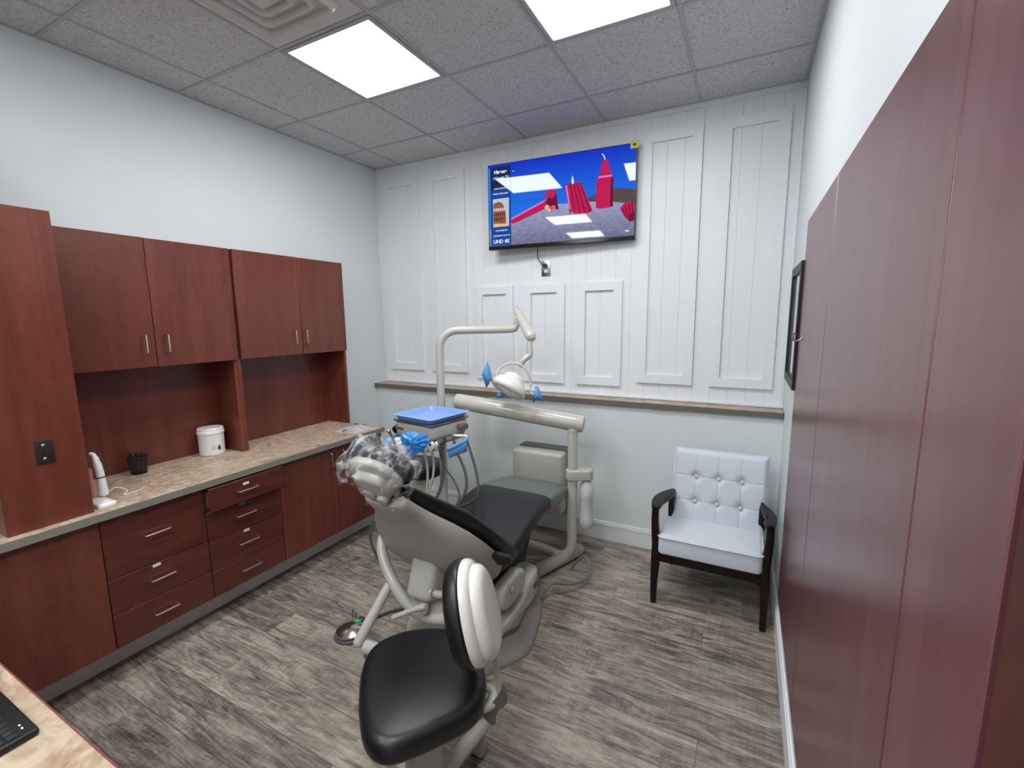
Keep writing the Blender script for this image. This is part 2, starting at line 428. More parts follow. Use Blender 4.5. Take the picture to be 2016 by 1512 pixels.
mb = MB(); mb.box(W - .018, W, -.012, 0, 1.09, H - .035, b=.004); struct('trim_11', mb, M['white_trim'])
# ledge
t = thing('wall_ledge', 'long narrow taupe laminate ledge capping the half wall under the white panelling', 'ledge', (W / 2, -.08, 1.04))
mb = MB(); mb.box(.002, W - .004, -.1575, -.0005, 1.036, 1.0725, b=.001, seg=1); o = mb.build('ledge_top', M['shelf'], t)
mb = MB(); mb.box(.002, W - .004, -.1592, -.1576, 1.036, 1.0722); mb.build('edge_band', M['shelf_edge'], t)

# ================================================================== CABINETS (left wall)
XF, XB = .573, .553
def pull(name, a, b, part, out=(1, 0, 0), st=.028, r=.0042):
    a, b = V(a), V(b); o = V(out) * st; d = (b - a).normalized() * .012
    p = [a, a + o * .7, a + o * .93 + d * .3, a + o + d, b + o - d, b + o * .93 - d * .3, b + o * .7, b]
    mb = MB(); mb.tube(crom(p, 4), r, 8); return sub(mb, name, M['nickel'], part)
def front(name, y0, y1, z0, z1, par, xf=XF, th=.019, mt='cherry', g=.0018):
    mb = MB(); mb.box(xf - th, xf, y0 + g, y1 - g, z0 + g, z1 - g, b=.0012, seg=1); return mb.build(name, M[mt], par)
def carcass(name, y0, y1, z0, z1, par, x1=XB):
    mb = MB(); mb.box(.002, x1 - .001, y0 + .0005, y1 - .0005, z0, z1); return mb.build(name, [M['cherry']], par, smooth=False)
def sticker(y, z, par, x=XF, mt='label_white', w=.034):
    mb = MB(); mb.box(x - .0006, x + .0016, y - w / 2, y + w / 2, z - .007, z + .007, b=.0004, seg=1)
    o = mb.build('label_sticker', M[mt], par); return o
ZB, ZC = .157, .792
yA, yB, yC, yD, yE, yG = -3.7, -2.476, -2.0365, -1.5965, -1.157, -.7045
t = thing('base_cabinet', 'reddish brown base cabinet with one plain door, left of the drawer units by the desk', 'cabinet', (.3, -2.9, .1), 'cherry base cabinets under the counter')
carcass('body', yA, yB, ZB - .001, ZC, t); front('door', -2.93, yB, ZB, .787, t)
d_ = front('door', -3.38, -2.93, ZB, .787, t)
t = thing('base_cabinet', 'reddish brown base cabinet with three wide drawers and one white sticker', 'cabinet', (.3, -2.25, .1), 'cherry base cabinets under the counter')
carcass('body', yB, yC, ZB - .001, ZC, t)
for z0, z1, hz, st in ((.495, .787, .652, 0), (.3225, .495, .418, 1), (ZB, .3225, .2415, 0)):
    p = front('drawer', yB, yC, z0, z1, t, mt='cherry_h'); pull('handle', (XF, -2.32, hz), (XF, -2.215, hz), p)
    if st: sticker(-2.282, .4805, p)
t = thing('base_cabinet', 'reddish brown base cabinet with four drawers, its top drawer slightly open', 'cabinet', (.3, -1.82, .1), 'cherry base cabinets under the counter')
carcass('body', yC, yD, ZB - .001, ZC, t)
xo = .622
p = front('drawer', yC + .003, yD - .006, .657, .787, t, xf=xo, mt='cherry_h')
mb = MB(); mb.box(XB, xo - .019, yC + .02, yD - .02, .665, .67); mb.box(XB, xo - .019, yC + .02, yC + .032, .665, .755); mb.box(XB, xo - .019, yD - .032, yD - .02, .665, .755); sub(mb, 'drawer_box', M['label_grey'], p)
pull('handle', (xo, -1.89, .728), (xo, -1.775, .728), p); sticker(-1.835, .757, p, xo)
for z0, z1, hz, st in ((.476, .645, .5695, 2), (.309, .476, .4035, 1), (ZB, .309, .2415, 0)):
    p = front('drawer', yC, yD, z0, z1, t, mt='cherry_h'); pull('handle', (XF, -1.884, hz), (XF, -1.773, hz), p)
    if st == 1: sticker(-1.828, .4635, p)
    if st == 2: sticker(-1.838, .63, p, mt='label_grey')
t = thing('base_cabinet', 'reddish brown base cabinet with two tall doors at the far end of the run', 'cabinet', (.3, -1.15, .1), 'cherry base cabinets under the counter')
carcass('body', yD, yG, ZB - .001, ZC, t)
p = front('door', yD, yE, ZB, .787, t); pull('handle', (XF, -1.212, .753), (XF, -1.212, .655), p)
p = front('door', yE, yG, ZB, .787, t); pull('handle', (XF, -1.108, .753), (XF, -1.108, .655), p)
mb = MB(); mb.box(.002, .421, yA, -.72, 0, ZB - .002); struct('trim_12', mb, M['toe'], smooth=False)
t = thing('countertop', 'long beige mottled laminate countertop with grey front edge on the left cabinets', 'countertop', (.3, -1.7, .8))
mb = MB(); mb.box(.001, .6015, yA, -.7, .793, .8281, b=.001, seg=1); mb.build('worktop', M['counter'], t)
mb = MB(); mb.box(.6016, .6034, yA, -.6985, .793, .8278); mb.box(.001, .6034, -.6999, -.6983, .793, .8278); mb.build('edge_band', M['edge_band'], t)
# wall hung units
ZU0, ZU1, XU = 1.4214, 2.1, .2607
def upper(y0, y1, ym, h1, h2, label, yc0=None):
    t = thing('wall_cabinet', label, 'cabinet', (.13, (y0 + y1) / 2, ZU0), 'cherry wall cabinets above the counter')
    mb = MB(); mb.box(.0015, XU - .0205, y0 + .0005, y1 - .0005, ZU0 + .002, ZU1 - .002); mb.build('body', M['cherry'], t, smooth=False)
    p = front('door', yc0 or y0, ym, ZU0, ZU1, t, xf=XU); pull('handle', (XU, h1, 1.593), (XU, h1, 1.497), p)
    p = front('door', ym, y1 - .001, ZU0 - .001, ZU1 - .001, t, xf=XU); pull('handle', (XU, h2, 1.593), (XU, h2, 1.497), p)
    return t
upper(yB + .001, -1.583, -2.0256, -2.078, -1.973, 'reddish brown two-door wall cabinet above the pen cup and white tub')
upper(-1.582, yG, -1.1087, -1.175, -1.087, 'reddish brown two-door wall cabinet nearest the panelled far wall', -1.566)
t = thing('hutch', 'cherry laminate back panels and uprights between countertop and wall cabinets', 'hutch', (.1, -1.6, .83))
for a, b in ((yB + .0005, -1.5965), (-1.563, -.7225)):
    mb = MB(); mb.box(.001, .018, a, b, .8285, ZU0); mb.build('back_panel', M['cherry'], t, smooth=False)
for a, b in ((-1.606, -1.56), (-.722, -.702)):
    mb = MB(); mb.box(.0012, .238, a, b, .8285, ZU0 + .001, b=.001, seg=1); p = mb.build('upright', M['cherry'], t)
    mb = MB(); mb.box(.238, .241, a, b, .8285, ZU0 + .001); sub(mb, 'edge_strip', M['cherry_edge'], p, smooth=False)
t = thing('tall_cabinet', 'narrow full-depth reddish brown tower cabinet standing on the counter', 'cabinet', (.28, -2.61, .83))
mb = MB(); mb.box(.0015, .555, -2.748, yB - .0015, .8285, 2.1085, b=.0012, seg=1); p = mb.build('body', M['cherry'], t)
t2 = thing('outlet_plate', 'small dark metal outlet plate with two bright screws on the tower cabinet', 'outlet', (.556, -2.61, 1.14))
mb = MB(); mb.box(.5552, .5592, -2.633, -2.577, 1.09, 1.19, b=.0015); mb.build('plate', M['plate'], t2)
for z in (1.168, 1.112):
    mb = MB(); mb.lathe([(.006, .0), (.006, .001), (.004, .003), (0, .0035)], (.559, -2.607, z), (1, 0, 0), 12); mb.build('screw', M['chrome'], t2)
mb = MB(); mb.box(.557, .5598, -2.611, -2.603, 1.135, 1.145); mb.build('socket', M['black'], t2)
t = thing('wall_cabinet', 'tall cherry cabinet whose corner just shows at the left edge, beyond the tower', 'cabinet', (.3, -3.2, 1.5))
mb = MB(); mb.box(.0015, .61, -3.6, -2.7505, 1.5, 2.6, b=.0015, seg=1); mb.build('body', M['cherry'], t)
# small white switch on the side of the tower
t = thing('wall_switch', 'slim white switch on the far side of the tower cabinet', 'switch', (.25, yB, 1.12))
mb = MB(); mb.box(.36, .42, yB - .001, yB + .006, 1.06, 1.17, b=.002); mb.build('plate', M['white_plastic'], t)

# right wall laminate cladding (three boards)
XP = W - .012
def wpanel(y0, y1, z0, z1, label, mt, xp=XP):
    t = thing('wall_panel', label, 'panel', (W - .006, (y0 + y1) / 2, z0))
    mb = MB(); mb.box(xp, W - .0003, y0 + .0012, y1 - .0012, z0, z1, b=.0015, seg=1); mb.build('board', M[mt], t)
    mb = MB(); mb.box(W - .004, W - .0002, y0 - .001, y1 + .001, z0 + .004, z1 - .004); mb.build('backing', M['dark_gap'], t, smooth=False); return t
wpanel(-1.575, -.776, .234, 2.088, 'mauve brown laminate wall board farthest away, beside the picture frame', 'panel')
wpanel(-2.535, -1.578, .234, 2.088, 'wide mauve brown laminate wall board in the middle of the right wall', 'panel')
wpanel(-2.785, -2.538, .234, 2.088, 'narrow mauve brown laminate wall board just before the darker near board', 'panel')
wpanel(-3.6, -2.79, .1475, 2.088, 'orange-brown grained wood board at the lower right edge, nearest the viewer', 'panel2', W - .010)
# hook
t = thing('coat_hook', 'small metal coat hook sticking out of the far wall board', 'hook', (XP, -.98, 1.57))
hy = -.93; hx = XP
mb = MB(); mb.cyl((hx + .001, hy, 1.56), (hx - .003, hy, 1.56), .012, n=16, b=.001); mb.build('base', M['steel'], t)
mb = MB(); mb.tube(crom([(hx - .002, hy, 1.56), (hx - .016, hy, 1.55), (hx - .03, hy, 1.55), (hx - .036, hy, 1.566), (hx - .034, hy, 1.58)], 5), .0035, 8); mb.ell((hx - .034, hy, 1.582), .006, n=10); mb.build('prong', M['steel'], t)
# picture frame
t = thing('picture_frame', 'black framed picture on the right wall between far corner and wall board', 'picture', (W - .01, -.5, 1.3))
y0, y1, z0, z1, w = -.772, -.265, 1.302, 1.915, .045
mb = MB()
for a in ((y0, y1, z0, z0 + w), (y0, y1, z1 - w, z1), (y0, y0 + w, z0 + w, z1 - w), (y1 - w, y1, z0 + w, z1 - w)): mb.box(W - .024, W - .0005, *a, b=.0015, seg=1)
mb.build('frame', M['black'], t)
mb = MB(); mb.box(W - .012, W - .0008, y0 + w - .002, y1 - w + .002, z0 + w - .002, z1 - w + .002); mb.build('picture', M['art'], t, smooth=False)

# ================================================================== CEILING fixtures
def light(x0, y0, label, root=None):
    if root: return dup(root, (x0 + .3048, y0 + .3048, H), 0, label)
    t = thing('ceiling_light', label, 'light', (x0 + .3048, y0 + .3048, H), 'square ceiling light panels')
    a = .292; mb = MB(); c = t.location
    for q in ((-a, a, -a, -a + .022), (-a, a, a - .022, a), (-a, -a + .022, -a + .022, a - .022), (a - .022, a, -a + .022, a - .022)):
        mb.box(c.x + q[0], c.x + q[1], c.y + q[2], c.y + q[3], H - .009, H - .0003, b=.002, seg=1)
    mb.build('frame', M['grid'], t)
    mb = MB(); b = a - .0225; mb.box(c.x - b, c.x + b, c.y - b, c.y + b, H - .006, H - .001); mb.build('diffuser', M['light'], t, smooth=False)
    return t
L0 = light(gx[1], gy[2], 'glowing square ceiling light panel beside the air vent')
light(gx[3], gy[2], 'glowing square ceiling light panel cut by the top edge of the photo', L0)
light(gx[1], gy[5], 'glowing square ceiling light panel behind the viewer on the left', L0)
light(gx[3], gy[5], 'glowing square ceiling light panel behind the viewer on the right', L0)
light(gx[1], gy[7] - .0, 'glowing square ceiling light panel at the rear of the room, left', L0)
light(gx[3], gy[7] - .0, 'glowing square ceiling light panel at the rear of the room, right', L0)
vx, vy = gx[1] + .3048, gy[3] + .3048
t = thing('ceiling_vent', 'square white louvred air diffuser in the ceiling beside the light panel', 'vent', (vx, vy, H))
def sqring(mb, a0, z0, a1, z1, r=.03, m=0):
    k = 5
    A = [(vx + p[0], vy + p[1], z0) for p in rrect(-a0, a0, -a0, a0, r, k)]; B = [(vx + p[0], vy + p[1], z1) for p in rrect(-a1, a1, -a1, a1, r, k)]
    n = len(A); mb.add(A + B, [(i, (i + 1) % n, n + (i + 1) % n, n + i) for i in range(n)], m)
mb = MB(); mb.box(vx - .29, vx + .29, vy - .29, vy + .29, H - .002, H - .0002); mb.build('back_plate', M['vent'], t, smooth=False)
mb = MB(); sqring(mb, .288, H - .0025, .262, H - .0045, .01); sqring(mb, .262, H - .0045, .235, H - .0022, .02); mb.build('outer_frame', M['vent'], t)
for a in (.225, .168, .112):
    mb = MB(); sqring(mb, a, H - .0025, a - .016, H - .026); sqring(mb, a - .016, H - .026, a - .024, H - .026); sqring(mb, a - .024, H - .026, a - .028, H - .0026)
    mb.build('louvre', M['vent'], t)
mb = MB(); sqring(mb, .07, H - .0025, .05, H - .026, .015); sqring(mb, .05, H - .026, .001, H - .026, .0009); mb.build('centre_plate', M['vent'], t)

# ================================================================== TELEVISION
tx0, tx1, tz0, tz1 = 1.2505, 2.366, 2.1885, 2.8165
Mtv = frameM(V((tx0, -.135, tz0)), (1.113, .074, 0), (0, -.0, .63))
def tvp(u, v, d=0): return Mtv @ V((u, v, 0)) + V((0, -1, 0)) * d
TW, TH = tx1 - tx0, tz1 - tz0
t = thing('television', 'wall-mounted flat television showing red candles on a blue background', 'television', ((tx0 + tx1) / 2, -.05, tz0))
mb = MB(); mb.M = Mtv; mb.box(0, TW, 0, TH, .0, .035, b=.004); mb.M = None
# local z of Mtv points to -y*... (x cross y): check sign
nz_ = (Mtv.to_3x3() @ V((0, 0, 1)))
SG = 1 if nz_.y < 0 else -1
mb = MB(); mb.M = Mtv; mb.box(0, TW, 0, TH, -SG * .03, 0, b=.003, seg=1); mb.box(.2, TW - .2, .08, TH - .12, -SG * .047, -SG * .02, b=.01)
mb.build('casing', M['screen_black'], t)
mb = MB(); mb.box(1.6, 1.95, -.05, -.0005, 2.4, 2.62, b=.004); mb.build('wall_mount', M['black'], t)
tvm('tv_blue', (20, 86, 235)); tvm('tv_white', (235, 240, 250)); tvm('tv_sand', (122, 122, 150)); tvm('tv_red', (200, 20, 84)); tvm('tv_pink', (236, 120, 200)); tvm('tv_dark', (12, 34, 84))
tvm('tv_cyan', (30, 130, 225)); tvm('tv_navy', (14, 70, 160)); tvm('tv_maroon', (110, 8, 50)); tvm('tv_brown', (150, 92, 66)); tvm('tv_bdark', (70, 44, 40)); tvm('tv_hill', (86, 74, 76)); tvm('tv_skyp', (200, 205, 225)); tvm('tv_coral', (225, 90, 110)); tvm('tv_cream', (225, 195, 150))
def grad(m, lo, hi, ax, a, b, noise=None):
    q = NT(m); tc = q.n('ShaderNodeTexCoord'); sx = q.n('ShaderNodeSeparateXYZ'); q.l(tc.outputs['Object'], sx.inputs[0])
    f = q.math('DIVIDE', q.math('SUBTRACT', sx.outputs[ax], a), b - a)
    if noise:
        mp = q.n('ShaderNodeMapping'); mp.inputs['Scale'].default_value = noise; q.l(tc.outputs['Object'], mp.inputs[0])
        nz = q.n('ShaderNodeTexNoise', _Scale=1.0, _Detail=6.0, _Roughness=.7); q.l(mp.outputs[0], nz.inputs['Vector'])
        f = q.math('ADD', q.math('MULTIPLY', f, .5), q.math('MULTIPLY', q.math('SUBTRACT', nz.outputs[0], .25), .9))
    q.l(q.ramp(f, [(0, lo), (1, hi)]), q.b.inputs['Emission Color'])
grad(M['tv_blue'], (24, 122, 240), (8, 44, 205), 2, .24, .62)
grad(M['tv_sand'], (60, 58, 84), (186, 192, 230), 2, 0, .3, (25, 1, 70))
scr = MB(); scr.M = Mtv
tms = ['tv_blue', 'tv_white', 'tv_sand', 'tv_red', 'tv_pink', 'tv_dark', 'tv_cyan', 'tv_navy', 'tv_maroon', 'tv_brown', 'tv_bdark', 'tv_hill', 'tv_skyp', 'tv_coral', 'tv_cream']
TI = {n: i for i, n in enumerate(tms)}
lay = [0.0]
def flat(poly, m):
    lay[0] += .00004
    z = SG * (.001 + lay[0]); scr.add([(p[0], p[1], z) for p in poly], [tuple(range(len(poly)))], TI[m])
def fr_(u0, v0, u1, v1, m): flat([(u0 * TW, v0 * TH), (u1 * TW, v0 * TH), (u1 * TW, v1 * TH), (u0 * TW, v1 * TH)], m)
def fp(pts, m): flat([(u * TW, v * TH) for u, v in pts], m)
e = .006
fr_(e, .045, 1 - e, 1 - .008, 'tv_blue')
fp([(.66, .47), (.72, .50), (.8, .545), (.88, .56), (.95, .545), (1 - e, .52), (1 - e, .36), (.66, .36)], 'tv_hill')
fp([(e, .045), (1 - e, .045), (1 - e, .37), (.86, .42), (.7, .45), (.5, .46), (.42, .44), (.3, .40), (.17, .33), (e, .24)], 'tv_sand')
# candles
fp([(.16, .325), (.19, .29), (.42, .425), (.45, .50), (.43, .53), (.40, .50)], 'tv_red')
fp([(.16, .33), (.165, .35), (.40, .515), (.425, .525), (.405, .495)], 'tv_pink')
fp([(.42, .43), (.445, .62), (.46, .64), (.485, .63), (.495, .585), (.505, .44), (.48, .42)], 'tv_maroon')
fp([(.40, .56), (.45, .64), (.485, .635), (.49, .58), (.47, .53)], 'tv_red')
for u, v, r, m in ((.43, .44, .016, 'tv_cream'), (.455, .415, .018, 'tv_coral'), (.475, .43, .015, 'tv_coral'), (.445, .405, .012, 'tv_cream'), (.5, .42, .012, 'tv_maroon')):
    fp([(u + r * math.cos(a * PI / 6), v + r * 1.7 * math.sin(a * PI / 6)) for a in range(12)], m)
fp([(.585, .37), (.62, .335), (.66, .325), (.70, .325), (.735, .345), (.66, .66), (.65, .675), (.56, .66), (.553, .64)], 'tv_red')
for k in range(5):
    a = .572 + k * .033; b_ = .562 + k * .022
    fp([(a + .012, .335), (a + .019, .335), (b_ + .006, .665), (b_, .665)], 'tv_maroon')
fp([(.583, .39), (.592, .38), (.566, .655), (.555, .645)], 'tv_pink')
fp([(.6, .66), (.594, .69), (.6, .755), (.61, .70), (.61, .66)], 'tv_white')
fp([(.755, .375), (.78, .36), (.83, .36), (.862, .37), (.862, .685), (.84, .7), (.775, .7), (.755, .67)], 'tv_red')
fp([(.775, .69), (.786, .83), (.796, .87), (.82, .87), (.832, .83), (.848, .69)], 'tv_red')
fp([(.843, .38), (.862, .37), (.862, .68), (.847, .69)], 'tv_maroon')
fp([(.765, .685), (.857, .685), (.852, .705), (.772, .705)], 'tv_pink')
fp([(.803, .87), (.80, .90), (.786, .93), (.79, .94), (.806, .905), (.81, .87)], 'tv_white')
fp([(.905, .34), (.93, .39), (.965, .405), (1 - e, .38), (1 - e, .2), (.965, .19), (.93, .26)], 'tv_red')
fp([(.965, .19), (.955, .25), (1 - e, .3), (1 - e, .2)], 'tv_maroon')
for k in range(4): fp([(.915 + k * .02, .345 + k * .015), (.922 + k * .02, .35 + k * .015), (.952 + k * .012, .23), (.946 + k * .012, .225)], 'tv_maroon')
fp([(.94, .09), (.965, .09), (.965, .105), (.94, .105)], 'tv_white')
fp([(.185, .89), (.2, .89), (.2, .897), (.185, .897)], 'tv_white')
# demo banner at the left of the picture
fr_(e, .25, .03, .96, 'tv_cyan'); fr_(.022, .05, .172, .965, 'tv_navy'); fr_(.022, .70, .172, .965, 'tv_dark')
fr_(.038, .27, .158, .60, 'tv_skyp')
fp([(.04, .30), (.04, .54), (.06, .56), (.09, .56), (.11, .54), (.128, .48), (.135, .38), (.135, .28), (.05, .275)], 'tv_brown')
for r_, (v0, n_) in enumerate(((.345, 5), (.40, 6), (.455, 6))):
    for k in range(n_): fr_(.045 + k * .0145, v0, .053 + k * .0145, v0 + .035, 'tv_bdark' if r_ < 2 else 'tv_white')
fp([(.04, .27), (.158, .27), (.158, .30), (.04, .315)], 'tv_cream')
scr.build('screen', [M[n] for n in tms], t, smooth=False)
def text_mesh(s, size, bold=0):
    cu = bpy.data.curves.new('txt', 'FONT'); cu.body = s; cu.size = size; cu.align_x = 'CENTER'; cu.align_y = 'CENTER'; cu.offset = bold
    o = bpy.data.objects.new('txt', cu); COL.objects.link(o)
    dg = bpy.context.evaluated_depsgraph_get(); dg.update(); me = o.evaluated_get(dg).to_mesh()
    vs = [v.co.copy() for v in me.vertices]; fs = [list(p.vertices) for p in me.polygons]
    o.evaluated_get(dg).to_mesh_clear(); bpy.data.objects.remove(o); bpy.data.curves.remove(cu)
    return vs, fs
for s_, u, v, sz, bd in (('Hisense', .098, .905, .034, .0016), ('Google TV', .108, .838, .026, .0004), ('GAME MODE PLUS', .098, .715, .014, .0004), ('SMART HDR DOLBY', .098, .655, .014, .0004), ('VOICE REMOTE', .1, .225, .0145, .0004), ('CHROMECAST BUILT-IN', .1, .165, .013, .0004), ('UHD 4K', .1, .095, .038, .0012)):
    vs, fs = text_mesh(s_, sz, bd); tx = MB(); tx.M = Mtv @ Matrix.Translation(V((u * TW, v * TH, SG * .0035))); tx.add(vs, fs)
    tx.build('screen_text', M['tv_white'], t, smooth=False)
tx = MB(); tx.M = Mtv
tx.add([(.043 * TW, .826 * TH, SG * .0035), (.059 * TW, .826 * TH, SG * .0035), (.059 * TW, .85 * TH, SG * .0035), (.043 * TW, .85 * TH, SG * .0035), (.045 * TW, .83 * TH, SG * .0035), (.057 * TW, .83 * TH, SG * .0035), (.057 * TW, .846 * TH, SG * .0035), (.045 * TW, .846 * TH, SG * .0035)], [(0, 1, 5, 4), (1, 2, 6, 5), (2, 3, 7, 6), (3, 0, 4, 7)])
tx.build('screen_icon', M['tv_white'], t, smooth=False)
mb = MB(); mb.M = Mtv; mb.box(.002, TW - .002, .002, .024, 0, SG * .0055, b=.001, seg=1); mb.build('lower_bezel', mat('glossy_black_bezel', (16, 16, 18), .12), t)
mb = MB(); mb.M = Mtv; mb.box(TW - .045, TW + .008, TH - .038, TH + .008, SG * .0006, SG * .006, b=.0008, seg=1); p = mb.build('energy_sticker', M['yellow'], t)
mb = MB(); mb.M = Mtv; mb.box(TW - .028, TW - .008, TH - .02, TH - .008, SG * .006, SG * .0066); sub(mb, 'sticker_print', M['ink'], p)
t2 = thing('wall_outlet', 'steel wall outlet with a black plug below the television', 'outlet', (1.68, 0, 2.04))
mb = MB(); mb.box(1.643, 1.717, -.006, -.0003, 1.981, 2.096, b=.002); mb.build('plate', M['steel'], t2)
for z in (2.02, 2.057):
    mb = MB(); mb.slab(superell(.017, .0145, 3, 20), 0, .003, .001, M=frameM(V((1.68, -.0058, z)), (1, 0, 0), (0, 0, 1), (0, -1, 0))); p = mb.build('receptacle', M['white_plastic'], t2)
    mb = MB()
    for dx in (-.006, .006): mb.box(1.68 + dx - .001, 1.68 + dx + .001, -.0093, -.0088, z - .001, z + .007)
    mb.cyl((1.68, -.0088, z - .007), (1.68, -.0093, z - .007), .002, n=10); sub(mb, 'slot', M['ink'], p)
t2 = thing('power_cord', 'black television power cord plugged into the steel outlet', 'cord', (1.65, -.03, 2.06))
mb = MB(); mb.tube(crom([(1.64, -.066, 2.23), (1.632, -.05, 2.185), (1.619, -.03, 2.137), (1.63, -.028, 2.1), (1.652, -.03, 2.072), (1.676, -.034, 2.06)], 8), .0035, 8); mb.build('cable', M['black'], t2)
mb = MB(); mb.box(1.667, 1.693, -.04, -.0096, 2.046, 2.07, b=.004); mb.build('plug', M['black'], t2)
# ================================================================== DENTAL CHAIR
CX = 1.85
t = thing('dental_chair', 'grey and black reclining dental treatment chair in the middle of the room', 'dental chair', (CX, -1.3, 0))
right = [(2.0, -.93), (2.075, -1.005), (2.137, -1.14), (2.179, -1.286), (2.207, -1.433), (2.2, -1.5), (2.129, -1.634), (2.05, -1.76), (1.96, -1.86)]
out = right + [(2 * CX - x, y) for x, y in reversed(right)]
out = [(p.x, p.y) for p in crom([(x, y, 0) for x, y in out], 4, True)]
def inset(out, d):
    n = len(out); o = []
    for i in range(n):
        a, b = V(out[i - 1]), V(out[(i + 1) % n]); tt = (b - a).normalized(); nn = V((tt.y, -tt.x))
        c = V((CX, -1.4)) - V(out[i])
        if nn.dot(c) < 0: nn = -nn
        o.append(tuple(V(out[i]) + nn * d))
    return o
def ringz(o, z): return [V((x, y, z)) for x, y in o]
mb = MB(); mb.rings([ringz(out, 0.0), ringz(out, .008), ringz(inset(out, .012), .022), ringz(inset(out, .03), .034), ringz(inset(out, .055), .06), ringz(inset(out, .07), .10)])
mb.build('base_plate', mat('base_plate_shadow_grey', (124, 121, 117), .4), t, angle=50)  # grey darkened to include the shadow lying on the base plate
mb = MB(); mb.rings([ringz(inset(out, .069), .085), ringz(inset(out, .067), .128), ringz(inset(out, .075), .13)]); mb.build('base_band', M['band'], t)
# cover with raised far hump
mb = MB(); secs = [(-1.80, .12, .12), (-1.78, .16, .145), (-1.72, .2, .165), (-1.62, .24, .17), (-1.5, .262, .175), (-1.38, .265, .19), (-1.33, .265, .20), (-1.28, .265, .245), (-1.2, .262, .255), (-1.12, .25, .25), (-1.05, .22, .225), (-1.0, .19, .16), (-.99, .18, .125)]
rr = []
for y, w, h in secs:
    ring = []
    for i in range(28):
        a = PI * i / 27; c, s_ = math.cos(a), math.sin(a)
        ring.append(V((CX + w * math.copysign(abs(c) ** .22, c), y, .118 + (h - .118) * abs(s_) ** .22)))
    rr.append(ring)
mb.rings(rr); mb.build('base_cover', M['chair_grey'], t, angle=45)
mb = MB(); mb.box(2.098, 2.1145, -1.2, -1.12, .165, .2, b=.004); mb.build('cover_badge', M['band'], t)
# lift linkage
mb = MB(); mb.prism([(-1.6, .16), (-1.05, .2), (-.92, .40), (-1.05, .45), (-1.5, .43), (-1.66, .28)], 1.72, 1.98, 'x'); mb.build('lift_housing', M['black'], t)
mb = MB(); mb.slab(superell(.075, .13, 3, 28), 0, .07, .02, M=frameM(V((2.045, -1.43, .30)), (0, 0, 1), (0, 1, 0), (1, 0, 0))); mb.build('pivot_cover', M['chair_grey'], t)
mb = MB(); mb.slab(superell(.10, .2, 2.6, 32), -.02, .04, .02, M=frameM(V((2.02, -1.40, .22)), (0, 0, 1), (0, 1, 0), (1, 0, 0))); mb.build('side_link', M['chair_grey2'], t)
mb = MB(); mb.cyl((2.118, -1.475, .325), (2.124, -1.475, .325), .016, n=18, b=.002); mb.build('touch_button', M['chair_grey'], t)
# seat frame + cushion
def seat_sec(y, zt, wl, th, droop=.0, n=48, p=5.5):
    ring = []
    for i in range(n):
        a = 2 * PI * i / n; c, s_ = math.cos(a), math.sin(a)
        x = wl * math.copysign(abs(c) ** (2 / p), c); z = th / 2 * math.copysign(abs(s_) ** (2 / p), s_)
        ring.append(V((CX + x, y, zt - th / 2 + z - droop * (abs(x) / wl) ** 3)))
    return ring
mb = MB(); S_ = [(-1.60, .50, .14, .05), (-1.585, .515, .19, .085), (-1.53, .52, .232, .11), (-1.45, .52, .246, .11), (-1.33, .545, .25, .11), (-1.2, .585, .25, .11), (-1.07, .612, .25, .11), (-.99, .618, .25, .105), (-.94, .613, .248, .10), (-.905, .605, .245, .09), (-.9, .60, .238, .07)]
mb.rings([seat_sec(y, z, w, th) for y, z, w, th in S_]); mb.build('seat_cushion', M['black_vinyl2'], t, angle=60)
mb = MB(); S_ = [(-.93, .606, .22, .05), (-.92, .611, .252, .098), (-.86, .605, .256, .1), (-.76, .59, .255, .1), (-.66, .575, .248, .096), (-.6, .563, .238, .088), (-.56, .553, .222, .07), (-.548, .545, .20, .045)]
mb.rings([seat_sec(y, z, w, th) for y, z, w, th in S_])
mb.build('toe_rest', M['grey_film'], t, angle=60)
mb = MB(); mb.prism([(-1.5, .41), (-1.5, .44), (-.95, .515), (-.62, .475), (-.62, .45), (-.95, .43)], CX - .17, CX + .17, 'x'); mb.build('seat_frame', M['chair_grey2'], t)
# backrest: plane direction (up-back) and normals
bd = V((0, -.733, .68)); bn = V((0, -.68, -.733)); B0 = V((CX, -1.46, .455))
prof = [(.055, .20, .07), (.062, .235, .10), (.085, .256, .125), (.14, .264, .142), (.22, .268, .15), (.32, .268, .15), (.40, .262, .136), (.47, .248, .112), (.53, .222, .088), (.58, .188, .072), (.63, .15, .06), (.70, .12, .052), (.76, .11, .048), (.775, .10, .04)]
rr = []
for s_, w, dp in prof:
    ring = []
    bx = min(1, max(0, (.62 - s_) / .3))
    for i in range(44):
        a = 2 * PI * i / 44; c, q = math.cos(a), math.sin(a)
        x = w * math.copysign(abs(c) ** (.8 - .28 * bx), c)
        d = (.012 + dp * (abs(q) ** (.7 - .22 * bx))) if q > 0 else .012 - .02 * abs(q) ** .8
        ring.append(B0 + bd * (s_ + .10 * (d - .05) * 0) + V((x, 0, 0)) + bn * d)
    rr.append(ring)
mb = MB(); mb.rings(rr); mb.build('backrest_shell', M['chair_grey2'], t, angle=60)
prof = [(-.06, .20, .045), (-.045, .245, .075), (-.01, .272, .095), (.06, .285, .09), (.2, .288, .085), (.34, .282, .085), (.44, .265, .085), (.52, .235, .085), (.585, .19, .08), (.64, .15, .075), (.71, .125, .065), (.765, .118, .055), (.782, .10, .03)]
rr = []
